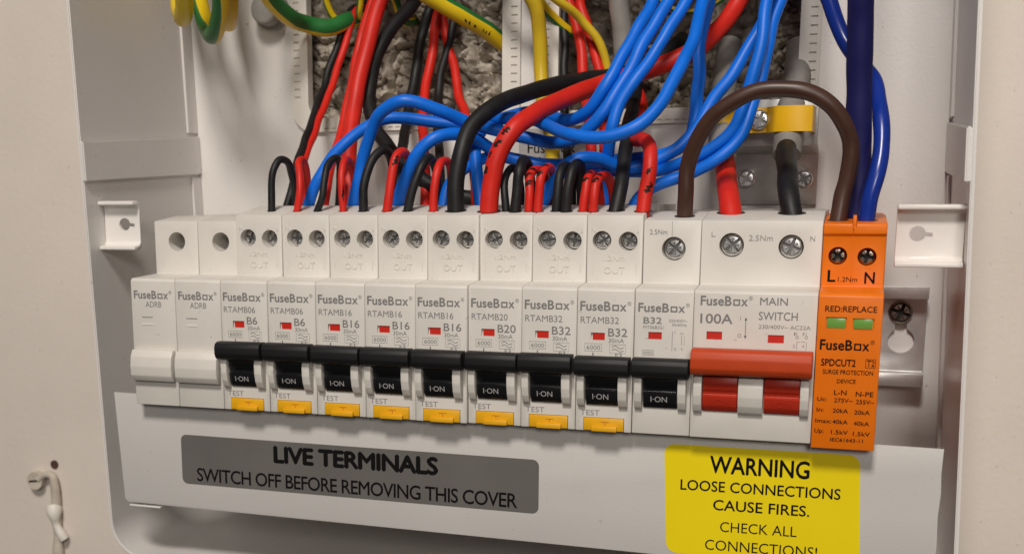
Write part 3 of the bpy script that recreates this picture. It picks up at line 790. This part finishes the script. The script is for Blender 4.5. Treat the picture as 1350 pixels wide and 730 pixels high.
# ================================================================== painted screw and cord on the wall
t = thing("wall_screw", "painted over screw head in the wall, bottom left", "screw", (-117.9, 97.5, -58.4))
link("head", prism_y(disc_poly(0, 0, 4.2, 26), -4.2, 0.3, 2.2, 4), 'dull', t)
sl = link("slot", box(-3.2, 3.2, -4.28, -3.6, -0.55, 0.55, 0.1), 'hole', t); sl.rotation_euler = (0, math.radians(-8), 0)  # dark bar on the head paints the shade of a slot
cord = tube_mesh(spline([(-116, 94.6, -57.6), (-111.5, 94.2, -55.0), (-108.2, 94.0, -55.5), (-107.4, 94.4, -60), (-107.8, 95.2, -70), (-108.5, 95.6, -85), (-109, 95.8, -120), (-109.5, 95.8, -180)], 8), 2.2, 14, 0.45, 2)
tag(link("painted_cord", cord, 'dull'), "painted cord hanging down the wall from the screw, bottom left", "cord")
kn = tube_mesh(spline([(-109.0, 95.0, -70), (-108.0, 93.6, -74.5), (-107.4, 93.8, -79), (-105.6, 94.2, -83), (-104.2, 94.8, -86)], 6), 2.3, 14, 1.3, 5)
tag(link("paint_drip", kn, 'grommet'), "white lump of paint on the hanging cord, bottom left", "paint drip")
hl = prism_y(disc_poly(-108.9, -50.6, 2.1, 16), 97.0, 97.45, 0)
M['rust'] = mat('rust_edge', (0.075, 0.035, 0.025), 0.9)
tag(link("drilled_hole", hl, 'rust'), "small brown hole in the wall above the painted cord", "hole")

WIRES = [
 ('black_wire', 'leftmost thin black wire loop, left of all red and blue wires', 'black', 1.29, [(45.8, 21.0, 66.5), (46.0, 21.0, 74.1), (46.3, 22.0, 81.7), (47.7, 25.0, 85.7), (49.5, 28.0, 85.0), (49.3, 32.0, 81.1), (48.6, 35.0, 74.9), (47.4, 37.0, 67.6)], 'f'),
 ('red_wire', 'leftmost short red wire loop, just right of the first black loop', 'red', 1.28, [(55.5, 21.0, 66.5), (56.9, 21.0, 74.1), (56.1, 23.0, 81.1), (54.5, 26.0, 84.9), (53.7, 31.0, 85.8), (53.0, 35.0, 81.9), (53.1, 37.0, 75.4), (53.2, 39.0, 67.5)], 'f'),
 ('black_wire', 'thin black wire loop with its foot right of the leftmost blue wire', 'black', 1.27, [(62.8, 21.0, 66.5), (64.9, 21.0, 72.2), (65.4, 23.0, 79.0), (65.6, 26.0, 83.9), (67.1, 30.0, 86.3), (66.7, 35.0, 84.9), (65.3, 38.0, 78.0), (63.3, 40.0, 67.8)], 'f'),
 ('red_wire', 'second short red wire loop from the left, with a dark ink streak', 'red', 1.27, [(73.4, 21.0, 66.5), (73.0, 21.0, 74.0), (72.4, 22.0, 80.9), (72.1, 25.0, 85.1), (71.7, 30.0, 85.5), (71.0, 35.0, 82.5), (70.8, 38.0, 75.9), (71.0, 40.0, 67.5)], 'f'),
 ('black_wire', 'black wire loop rising just right of the second blue wire', 'black', 1.58, [(80.8, 21.0, 66.5), (81.2, 21.0, 73.7), (82.0, 22.0, 80.1), (83.5, 24.0, 85.4), (85.6, 28.0, 88.3), (85.9, 34.0, 86.2), (85.5, 37.0, 78.9), (83.5, 39.0, 67.5)], 'f'),
 ('red_wire', 'short red wire loop with black ink on its bend, third from left', 'red', 1.57, [(89.2, 21.0, 66.5), (90.4, 21.0, 73.9), (91.2, 22.0, 81.8), (91.9, 24.0, 86.1), (92.9, 28.0, 88.0), (92.6, 34.0, 86.1), (91.7, 38.0, 78.9), (90.3, 40.0, 67.5)], 'f'),
 ('black_wire', 'black wire loop leaning right under the arched light blue wire', 'black', 1.56, [(96.7, 21.0, 66.5), (98.3, 21.0, 72.6), (99.9, 22.0, 78.4), (101.2, 24.0, 83.4), (102.0, 28.0, 86.0), (102.1, 34.0, 83.9), (101.9, 38.0, 77.7), (100.9, 40.0, 67.5)], 'f'),
 ('red_wire', 'fourth short red wire loop, just left of the thick black cable', 'red', 1.49, [(106.2, 21.0, 66.5), (106.8, 21.0, 73.8), (107.0, 22.0, 80.6), (107.3, 25.0, 84.1), (107.9, 30.0, 84.7), (107.9, 35.0, 82.3), (107.4, 38.0, 76.4), (106.5, 40.0, 67.5)], 'f'),
 ('black_wire', 'thinner left one of the black wire pair beside the thick red cable', 'black', 1.28, [(131.7, 21.0, 66.6), (131.1, 22.0, 73.7), (130.7, 25.0, 79.6), (131.2, 30.0, 81.9), (131.7, 36.0, 80.0), (131.5, 40.0, 74.4), (131.0, 42.0, 67.5)], 'f'),
 ('black_wire', 'thicker right one of the black wire pair beside the thick red cable', 'black', 1.77, [(135.0, 20.0, 66.6), (135.5, 20.0, 74.4), (136.2, 21.0, 81.2), (136.1, 26.0, 84.3), (136.2, 33.0, 82.2), (136.3, 37.0, 76.2), (135.9, 40.0, 67.5)], 'f'),
 ('red_wire', 'left one of the first ink-marked red wire pair', 'red', 1.46, [(139.4, 21.0, 66.6), (139.3, 21.0, 73.7), (139.0, 23.0, 78.8), (139.5, 27.0, 81.1), (140.4, 33.0, 81.1), (140.7, 38.0, 78.4), (140.5, 42.0, 67.5)], 'f'),
 ('red_wire', 'right one of the first ink-marked red wire pair', 'red', 1.51, [(142.7, 20.0, 66.6), (142.9, 20.0, 73.6), (143.6, 21.0, 79.5), (143.9, 27.0, 82.0), (144.0, 34.0, 80.4), (143.7, 39.0, 74.9), (143.1, 42.0, 67.5)], 'f'),
 ('black_wire', 'left one of the black wire pair under the low blue arch', 'black', 1.57, [(148.6, 21.0, 66.6), (149.0, 21.0, 73.6), (149.7, 23.0, 80.2), (150.0, 28.0, 82.4), (150.0, 35.0, 80.1), (149.5, 40.0, 74.3), (149.2, 42.0, 67.5)], 'f'),
 ('black_wire', 'right one of the black wire pair under the low blue arch', 'black', 1.69, [(152.1, 20.0, 66.6), (152.7, 20.0, 74.1), (153.6, 22.0, 81.3), (153.8, 27.0, 83.1), (153.6, 34.0, 81.0), (153.4, 38.0, 74.8), (152.7, 42.0, 67.5)], 'f'),
 ('red_wire', 'left one of the second red wire pair, under the low blue arch', 'red', 1.5, [(157.4, 21.0, 66.6), (157.7, 21.0, 73.3), (158.2, 23.0, 77.9), (158.7, 28.0, 79.4), (159.3, 35.0, 77.5), (159.4, 39.0, 72.3), (158.9, 42.0, 67.5)], 'f'),
 ('red_wire', 'right one of the second red wire pair, arching to the right', 'red', 1.55, [(160.8, 20.0, 66.6), (161.4, 20.0, 73.3), (162.1, 22.0, 77.6), (163.1, 27.0, 79.3), (163.7, 33.0, 77.7), (164.1, 37.0, 73.8), (163.7, 40.0, 67.5)], 'f'),
 ('black_cable', 'straight black wire standing left of the hooked red wire', 'black', 2.32, [(167.8, 21.0, 66.3), (168.7, 24.0, 74.2), (168.5, 31.0, 82.5), (167.7, 40.0, 90.3), (165.4, 58.0, 98.4), (162.4, 86.2, 108.9), (161.4, 97.4, 119.3)], 'f'),
 ('red_cable', 'hooked red wire with ink spots, right of the straight black wire', 'red', 2.27, [(176.9, 20.0, 66.4), (177.7, 21.0, 74.2), (178.5, 22.0, 82.2), (177.9, 25.0, 87.2), (175.1, 30.0, 90.5), (171.3, 38.0, 90.9), (168.3, 55.0, 95.2), (164.9, 84.0, 104.1), (160.7, 95.8, 115.1)], 'f'),
 ('black_cable', 'thick black cable arching up from the breakers towards the right', 'black', 2.9, [(114.3, 21.0, 66.3), (114.3, 21.0, 76.3), (115.3, 22.0, 85.7), (117.2, 26.0, 93.9), (120.7, 32.0, 100.4), (125.8, 42.0, 105.3), (132.9, 56.0, 109.2), (142.3, 72.0, 113.0), (152.1, 84.0, 115.5), (163.5, 89.8, 118.0), (173.1, 98.2, 125.7)], 'f'),
 ('red_cable', 'thick red cable with ink spots arching up to the top right', 'red', 3.1, [(126.0, 20.0, 66.3), (126.7, 20.0, 75.5), (129.0, 20.0, 85.4), (133.7, 22.0, 94.1), (139.8, 32.0, 100.6), (147.1, 46.0, 106.0), (154.7, 61.0, 110.9), (166.6, 67.0, 114.6), (177.9, 71.0, 118.8), (187.0, 74.0, 123.8), (193.1, 82.0, 131.6), (198.0, 87.0, 140.1), (201.4, 89.0, 147.9)], 'f'),
 ('brown_cable', 'brown cable arching from the breaker across to the orange module', 'brown', 2.47, [(190.0, 22.0, 65.2), (189.9, 21.0, 73.4), (190.6, 20.0, 82.0), (193.8, 18.0, 90.2), (199.4, 16.0, 97.6), (207.4, 15.0, 102.4), (216.5, 15.0, 103.9), (225.2, 15.0, 102.5), (232.0, 16.0, 98.9), (236.4, 18.0, 93.3), (238.3, 20.0, 86.1), (238.1, 21.0, 78.3), (236.7, 21.0, 71.6), (235.8, 20.0, 64.4)], 'f'),
 ('navy_cable', 'thick dark navy cable hanging straight down behind the brown arch', 'navy', 3.76, [(238.6, 16.0, 134.3), (239.0, 20.0, 120.1), (239.5, 24.0, 105.4), (240.3, 27.0, 92.3), (241.1, 29.0, 81.1), (241.3, 30.0, 70.8), (241.3, 30.0, 63.2)], ''),
 ('blue_cable', 'royal blue cable entering the right terminal of the orange module', 'royal', 2.44, [(225.6, 50.0, 141.5), (229.8, 48.0, 131.9), (234.6, 46.0, 120.0), (240.0, 42.0, 112.5), (244.1, 36.0, 105.7), (246.2, 30.0, 97.9), (247.0, 25.0, 89.8), (246.3, 21.0, 80.5), (244.7, 20.0, 71.6), (243.9, 20.0, 64.0)], 'f'),
 ('black_wire', 'long thin black wire beside the leftmost red wire, rising into the wall', 'black', 1.54, [(43.0, 38.0, 67.3), (43.8, 42.0, 75.5), (42.5, 52.0, 87.2), (40.0, 70.0, 101.5), (37.9, 87.8, 116.6), (40.0, 95.8, 131.9), (43.5, 100.6, 144.6)], ''),
 ('red_wire', 'long thin red wire alongside the leftmost long black wire', 'red', 1.47, [(48.2, 42.0, 67.2), (44.8, 50.0, 82.5), (43.2, 58.0, 90.2), (42.1, 74.0, 104.0), (41.7, 88.2, 118.5), (43.2, 95.4, 131.7), (45.8, 99.8, 144.4)], ''),
 ('red_wire', 'thin red wire running down left of the thickest upright red wire', 'red', 1.59, [(56.7, 42.0, 67.5), (55.8, 48.0, 77.4), (55.1, 58.0, 91.4), (54.1, 70.0, 105.4), (53.6, 80.0, 120.3), (54.2, 87.0, 133.8), (58.0, 89.0, 148.0), (60.2, 89.4, 155.0)], ''),
 ('red_cable', 'thick upright red wire rising from behind the left blue wires', 'red', 2.98, [(66.7, 44.0, 67.5), (64.4, 48.0, 80.8), (62.1, 54.0, 92.0), (60.8, 62.0, 104.7), (61.3, 68.0, 118.1), (63.6, 72.0, 131.7), (66.6, 75.0, 144.2), (68.8, 76.0, 152.4)], ''),
 ('black_cable', 'long black cable curving down through the left wall opening', 'black', 2.67, [(84.5, 76.0, 152.9), (78.3, 78.0, 143.2), (68.7, 78.0, 133.5), (63.5, 76.0, 122.4), (63.0, 72.0, 110.9), (67.9, 64.0, 100.0), (76.0, 57.0, 91.3), (84.3, 52.0, 84.5), (93.5, 49.0, 78.4), (103.9, 48.0, 73.3), (116.1, 50.0, 71.3)], ''),
 ('black_wire', 'short black wire dropping behind the top blue arch, left opening', 'black', 2.02, [(78.7, 99.8, 145.0), (75.4, 98.2, 134.7), (74.6, 95.0, 123.7), (74.3, 89.4, 112.7), (76.5, 78.0, 101.1), (80.4, 62.0, 90.5), (83.2, 50.0, 79.3), (84.2, 44.0, 67.5)], ''),
 ('red_wire', 'upright red wire in the left opening with its foot behind the breakers', 'red', 1.86, [(81.8, 99.0, 142.4), (81.2, 94.2, 129.1), (80.8, 87.8, 115.7), (83.0, 78.0, 103.7), (87.8, 64.0, 91.8), (92.8, 52.0, 80.6), (95.2, 44.0, 67.4)], ''),
 ('black_wire', 'dark wire between two red wires in the left wall opening', 'black', 1.72, [(88.7, 99.8, 140.8), (87.3, 96.6, 132.0), (86.0, 91.0, 120.9), (86.6, 85.4, 109.7), (90.8, 72.0, 97.6), (96.3, 58.0, 84.7), (101.4, 46.0, 67.4)], ''),
 ('red_wire', 'red wire slanting down to the right in the left wall opening', 'red', 1.78, [(83.2, 100.6, 145.4), (85.5, 98.2, 135.1), (89.9, 93.4, 123.0), (94.7, 87.0, 111.0), (99.6, 78.0, 102.7), (106.7, 62.0, 91.4), (112.1, 50.0, 79.1), (114.2, 45.0, 67.4)], ''),
 ('black_wire', 'upright black wire on the strip between the two wall openings', 'black', 1.66, [(133.1, 98.2, 146.6), (133.2, 95.8, 136.7), (134.3, 91.8, 123.9), (135.4, 87.8, 112.6), (137.7, 80.0, 99.7), (141.9, 66.0, 87.0), (146.4, 52.0, 74.9), (148.4, 46.0, 67.4)], ''),
 ('red_wire', 'left one of two red wires behind the thin yellow wire', 'red', 1.93, [(133.8, 97.4, 147.8), (137.6, 94.2, 137.7), (140.7, 90.2, 127.0), (143.1, 85.4, 114.8), (147.7, 74.0, 101.8), (151.3, 62.0, 88.0), (154.8, 48.0, 67.4)], ''),
 ('red_wire', 'right one of two red wires behind the thin yellow wire', 'red', 1.93, [(138.5, 99.0, 145.0), (142.5, 95.8, 134.1), (146.1, 91.8, 124.2), (149.6, 87.0, 113.4), (153.1, 76.0, 101.8), (156.4, 62.0, 87.9), (159.6, 48.0, 67.4)], ''),
 ('blue_wire', 'leftmost blue wire, dark one running low behind the top blue arch', 'blue', 2.09, [(189.5, 60.0, 145.3), (189.6, 52.0, 134.5), (188.5, 40.0, 123.4), (185.5, 30.0, 111.8), (181.3, 22.0, 101.2), (175.5, 18.0, 94.9), (168.3, 17.0, 91.5), (160.0, 18.0, 90.8), (150.7, 22.0, 92.6), (140.9, 34.0, 96.5), (131.8, 44.0, 99.0), (120.1, 50.0, 99.1), (108.3, 52.0, 97.9), (97.6, 50.0, 98.6), (87.5, 46.0, 100.2), (80.0, 43.0, 99.9), (72.9, 41.0, 96.6), (66.0, 39.0, 91.4), (60.8, 37.0, 84.5), (56.0, 36.0, 76.2), (52.4, 36.0, 67.3)], ''),
 ('blue_wire', 'second blue wire from the left, forming the highest arch', 'blue', 2.18, [(180.1, 58.0, 144.3), (177.7, 54.0, 135.5), (174.0, 50.0, 127.2), (169.9, 46.0, 118.7), (165.6, 43.0, 110.1), (161.3, 40.0, 102.7), (156.6, 40.0, 96.4), (151.4, 42.0, 92.2), (141.8, 46.0, 90.8), (130.5, 47.0, 92.8), (120.2, 45.0, 95.7), (111.5, 40.0, 98.3), (104.4, 34.0, 101.7), (98.4, 30.0, 104.3), (92.2, 28.0, 104.6), (85.7, 29.0, 101.8), (80.6, 31.0, 96.5), (76.5, 33.0, 87.6), (73.4, 34.0, 77.1), (70.7, 35.0, 67.3)], ''),
 ('blue_wire', 'arched light blue wire third from left, passing behind the thick black cable', 'blue', 2.2, [(190.2, 72.0, 145.9), (188.4, 70.0, 133.3), (187.2, 66.0, 123.0), (188.1, 60.0, 110.2), (188.0, 54.0, 98.2), (186.0, 50.0, 90.3), (180.2, 48.0, 86.7), (171.0, 50.0, 85.4), (158.6, 54.0, 84.3), (142.5, 54.0, 83.3), (131.6, 54.0, 84.4), (122.4, 52.0, 86.6), (116.6, 48.0, 90.3), (112.3, 42.0, 93.2), (107.8, 36.0, 93.8), (103.1, 32.0, 92.2), (97.9, 31.0, 88.2), (93.6, 32.0, 82.4), (90.0, 34.0, 75.2), (87.8, 35.0, 67.3)], ''),
 ('blue_wire', 'blue wire with its foot just right of the fourth short red loop', 'blue', 2.0, [(211.6, 52.0, 141.5), (209.9, 48.0, 134.1), (209.3, 44.0, 122.2), (207.6, 42.0, 111.4), (205.4, 42.0, 101.8), (202.9, 42.0, 95.0), (198.3, 42.0, 90.1), (192.1, 42.0, 86.1), (184.2, 43.0, 82.8), (176.1, 46.0, 80.7), (164.3, 52.0, 80.9), (151.6, 56.0, 81.9), (140.2, 58.0, 82.6), (127.8, 58.0, 85.1), (118.5, 56.0, 86.8), (113.2, 50.0, 85.1), (108.9, 44.0, 81.1), (105.7, 40.0, 76.2), (104.1, 37.0, 67.3)], ''),
 ('blue_wire', 'dark blue wire dropping between the thick black and thick red cables', 'blue', 2.13, [(175.7, 62.0, 146.4), (172.2, 60.0, 137.8), (168.4, 52.0, 127.4), (163.9, 46.0, 117.5), (159.5, 42.0, 107.8), (153.6, 44.0, 100.9), (145.3, 50.0, 98.5), (137.4, 54.0, 99.7), (129.5, 58.0, 101.6), (120.6, 58.0, 100.0), (114.8, 54.0, 97.1), (112.9, 49.0, 91.9), (113.6, 45.0, 85.0), (115.6, 42.0, 76.9), (117.6, 40.0, 67.2)], ''),
 ('blue_wire', 'upright blue wire dropping behind the low front blue curve', 'blue', 2.05, [(186.6, 56.0, 143.6), (183.7, 52.0, 135.3), (179.8, 48.0, 127.4), (175.5, 44.0, 118.7), (169.7, 40.0, 109.9), (165.2, 38.0, 102.7), (163.1, 37.0, 94.4), (161.7, 40.0, 86.0), (160.6, 44.0, 77.3), (160.2, 46.0, 67.4)], ''),
 ('blue_wire', 'low blue wire arch spanning over the pairs of short wires', 'blue', 2.12, [(210.7, 64.0, 144.6), (209.2, 60.0, 131.0), (204.7, 56.0, 120.7), (198.7, 52.0, 109.9), (192.6, 50.0, 100.8), (188.7, 48.0, 93.9), (183.5, 47.0, 88.1), (176.0, 46.0, 83.7), (168.2, 44.0, 82.0), (163.3, 40.0, 83.2), (158.9, 36.0, 84.9), (154.2, 33.0, 85.2), (150.4, 32.0, 83.5), (146.9, 33.0, 80.3), (143.1, 34.0, 75.6), (139.8, 36.0, 67.3)], ''),
 ('blue_wire', 'lowest of the blue wires sweeping inside the brown arch', 'blue', 2.01, [(216.3, 60.0, 142.5), (213.8, 56.0, 135.0), (211.8, 52.0, 127.0), (210.7, 48.0, 116.8), (209.1, 46.0, 107.7), (207.5, 44.0, 100.5), (205.3, 42.0, 93.8), (201.1, 41.0, 87.6), (195.6, 40.0, 83.1), (189.4, 40.0, 80.2), (183.6, 40.0, 78.1), (177.9, 40.0, 75.9), (173.3, 38.0, 73.0), (170.1, 37.0, 67.3)], ''),
 ('red_cable', 'short thick red core standing in the main switch left terminal', 'red', 3.39, [(204.2, 26.0, 64.6), (202.4, 32.0, 71.7), (199.7, 46.0, 80.0), (197.3, 57.0, 87.9), (196.1, 64.0, 95.0), (195.0, 70.0, 100.4)], 'm'),
 ('black_cable', 'short thick black core standing in the main switch right terminal', 'black', 3.28, [(222.8, 26.0, 64.7), (221.1, 30.0, 71.6), (219.7, 38.0, 78.0), (218.3, 50.0, 84.9), (218.0, 56.0, 88.0)], 'm'),
 ('earth_wire', 'leftmost hanging yellow loop of earth wire at top left edge', 'yg2', 3.4, [(-17.0, 70.0, 160.8), (-11.9, 62.0, 149.5), (-5.1, 52.0, 141.1), (1.6, 42.0, 138.4), (7.9, 32.0, 141.5), (13.3, 24.0, 151.6)], ''),
 ('earth_wire', 'middle hanging earth wire loop showing its green side', 'yg', 3.18, [(-7.4, 66.0, 159.6), (-1.8, 60.0, 147.2), (6.8, 50.0, 135.6), (16.1, 38.0, 131.1), (24.3, 28.0, 136.3), (28.4, 22.0, 142.8), (30.9, 18.0, 149.6)], ''),
 ('earth_wire', 'right hanging yellow loop of earth wire at top left', 'yg2', 2.98, [(1.6, 74.0, 160.3), (5.0, 68.0, 149.4), (9.6, 60.0, 140.0), (15.8, 50.0, 136.3), (21.9, 40.0, 138.4), (28.3, 30.0, 151.6)], ''),
 ('earth_wire', 'green and yellow earth wire curving into the left wall opening', 'yg4', 3.38, [(26.2, 52.0, 155.3), (27.2, 60.0, 147.8), (29.5, 72.0, 141.6), (31.9, 85.4, 139.5), (38.3, 91.0, 139.0), (43.8, 98.2, 141.9)], ''),
 ('earth_wire', 'thin striped earth wire above the leftmost long black wire', 'yg', 1.36, [(37.5, 87.8, 157.5), (37.9, 91.0, 149.4), (39.3, 95.0, 143.5), (42.5, 99.0, 139.8)], ''),
 ('earth_wire', 'thin striped earth wire crossing top of the thick upright red wire', 'yg', 1.35, [(54.2, 89.4, 156.7), (52.1, 92.6, 148.8), (49.4, 97.4, 143.3)], ''),
 ('earth_wire', 'yellow earth wire stub just right of the thick upright red wire', 'yg2', 1.63, [(65.6, 90.2, 156.2), (66.5, 93.4, 146.8), (67.8, 98.2, 140.8)], ''),
 ('earth_wire', 'thick yellow earth wire slanting across the left opening top', 'yg3', 3.32, [(74.0, 72.0, 155.5), (84.1, 77.0, 147.1), (94.7, 86.0, 140.7), (102.4, 95.5, 135.4), (108.2, 102.0, 131.1), (115.3, 104.0, 125.9)], 'd'),
 ('earth_wire', 'wide yellow earth wire hanging down over the strip between openings', 'yellow', 2.61, [(112.6, 70.0, 158.0), (122.9, 72.0, 146.8), (127.0, 76.0, 139.8), (127.8, 80.0, 131.0), (127.8, 82.0, 119.1), (129.0, 80.0, 109.5), (132.6, 74.0, 98.2), (136.7, 66.0, 85.7), (140.3, 56.0, 74.9), (142.3, 50.0, 67.3)], ''),
 ('earth_wire', 'thin yellow earth wire curving down in the right opening', 'yellow', 1.6, [(130.4, 72.0, 148.2), (135.1, 76.0, 141.5), (141.5, 84.0, 136.4), (147.1, 87.8, 130.2), (150.1, 90.2, 123.4), (151.1, 91.8, 116.4), (150.3, 94.2, 108.4)], ''),
 ('earth_wire', 'striped earth wire passing behind the wide yellow wire', 'yg', 1.84, [(120.2, 84.0, 154.6), (125.7, 87.8, 144.2), (130.4, 92.6, 137.5), (136.0, 98.2, 132.7)], ''),
 ('earth_wire', 'thin striped earth wire sagging at top of the right opening', 'yg', 0.96, [(167.2, 87.0, 148.3), (172.0, 89.4, 139.8), (179.0, 91.8, 137.4), (186.8, 94.2, 139.1), (194.4, 95.8, 144.2)], ''),
 ('grey_cable', 'grey sheathed cable hanging in the right wall opening', 'sheath', 3.81, [(153.1, 95.8, 154.5), (153.5, 96.6, 143.9), (154.6, 98.2, 133.2), (155.6, 101.4, 119.9)], ''),
]
SHEATHS_BY = {'red_cable': (4.54, [(193.4, 106.0, 127.0), (193.4, 96.0, 116.6), (194.1, 82.0, 107.6), (195.1, 69.0, 100.3), (196.3, 63.0, 93.7), (197.3, 57.0, 87.9)]), 'black_cable': (4.75, [(218.1, 106.0, 125.4), (218.5, 96.0, 116.5), (218.2, 80.0, 106.0), (217.8, 70.0, 98.5), (218.0, 60.0, 85.7)])}

# ================================================================== wires
def top_of(x, y):
    """height of the sloping top face of the module at x"""
    i = x / PITCH
    za, zb, ya, yb = (66.7, 69.7, 12.7, 32) if 2 <= i < 10 else (65.2, 67.6, 12.7, 32) if 10 <= i < 11 else (65.2, 67.8, 12.7, 32) if i < 13 else (64.6, 66.4, 11, 40)
    k = min(1.0, max(0.0, (y - ya) / (yb - ya)))
    return za + (zb - za) * k, (math.atan2(zb - za, yb - ya) if k < 1 else 0.0)
def entry_shade_disc(c, r):  # lays a flat dark disc on the top face as painted entry shade
    for p in c:
        z, sl = top_of(p.x, p.y)
        if p.z > z:
            own = max((m_ for m_ in MODULES if m_.location.x <= p.x * MM + 1e-6), key=lambda m_: m_.location.x)
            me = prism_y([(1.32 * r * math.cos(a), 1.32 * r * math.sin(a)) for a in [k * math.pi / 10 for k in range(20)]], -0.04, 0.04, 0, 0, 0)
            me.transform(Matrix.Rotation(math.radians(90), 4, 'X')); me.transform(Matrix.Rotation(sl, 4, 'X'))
            o_ = link("entry_shade_disc", me, 'hole', own)
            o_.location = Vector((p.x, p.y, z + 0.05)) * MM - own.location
            return
INK = {
    "slanting across": [(25, .7, .15, .35), (26, .6, .1, .45), (27.4, .8, .15, .4), (30, .7, .1, .4), (31, .5, .15, .35), (32, .7, .1, .45)],  # label fragment: (start index, span, angle, width) marks
    "thick red cable with ink": [(11, 2.2, -0.75, .8), (15, 1.6, -0.65, .45), (17.6, 2.4, -0.45, .8), (21, 2.2, -0.3, .7)],
    "hooked red wire": [(7, 4, 0.5, 1.0), (13, 2, 0.1, .7)],
    "third from left": [(18, 6, 0.6, 1.0)],
    "left one of the first ink": [(11, 3, 0.0, 2.2), (15, 3, -0.2, 2.4), (20, 3, 0.3, 2.0)],
    "right one of the first ink": [(14, 3, -0.6, 1.8), (19, 3, -0.3, 1.8)],
    "left one of the second red": [(13, 2, -0.3, 1.6), (17, 3, 0.2, 1.8)],
    "right one of the second red": [(13, 3, -0.2, 1.6), (17, 2, 0.2, 1.8)],
    "dark ink streak": [(5, 6, 0.7, .7)],
}
GRP = {'blue': "blue neutral wires", 'red': "red wires", 'black': "black wires", 'yg': "earth wires", 'yg2': "earth wires", 'yg4': "earth wires", 'yg3': "earth wires", 'yellow': "earth wires"}
CAT = {'earth_wire': 'earth wire'}
for wi, (name, label, m, r, pts, opt) in enumerate(WIRES):
    pts = [Vector(p) for p in pts]
    for end in (0, -1):                      # runs that leave upwards go on to the top of the casing
        p = pts[end]
        if p.z > 132 and p.y < 94:
            q = p + Vector((0, (100 - p.y) * 0.25, 220 - p.z))
            if end == 0: pts.insert(0, q)
            else: pts.append(q)
        elif p.y >= 94 and opt != 'd':                     # runs that go into the wall end inside it
            q = p + Vector((random.uniform(-4, 4), 26, random.uniform(4, 10)))
            if end == 0: pts.insert(0, q)
            else: pts.append(q)
    c = wobble(spline(pts, 8), 0.7 if r < 2.2 else 0.5, wi)
    o = link(name, tube_mesh(c, r, 18, 0.05, wi), m)
    tag(o, label, name.replace('_', ' '), GRP.get(m))
    if c[0].z < 72: entry_shade_disc(c, r)
    if c[-1].z < 72: entry_shade_disc(c[::-1], r)
    if opt in ('f', 'm'):
        core = spline([pts[0] + Vector((0, 0, -3.0)), pts[0] + Vector((0, 0, -1)), pts[0] + Vector((0, 0, 1.3))], 2)
        link("copper_core", tube_mesh(core, r * 0.62, 10), 'copper', o)
    for key, marks in INK.items():
        if key in label and m in ('red', 'yg3'):
            for k, (i0, sp, an, wd) in enumerate(marks):
                link("ink_mark", ink_mesh(c, r, i0, sp, an, wd, wi * 10 + k), 'ink', o)
    if name in SHEATHS_BY and opt == 'm':
        s = SHEATHS_BY[name]
        link("grey_sheath", tube_mesh(spline(s[1], 8), s[0], 20, 0.06, wi), 'sheath', o)
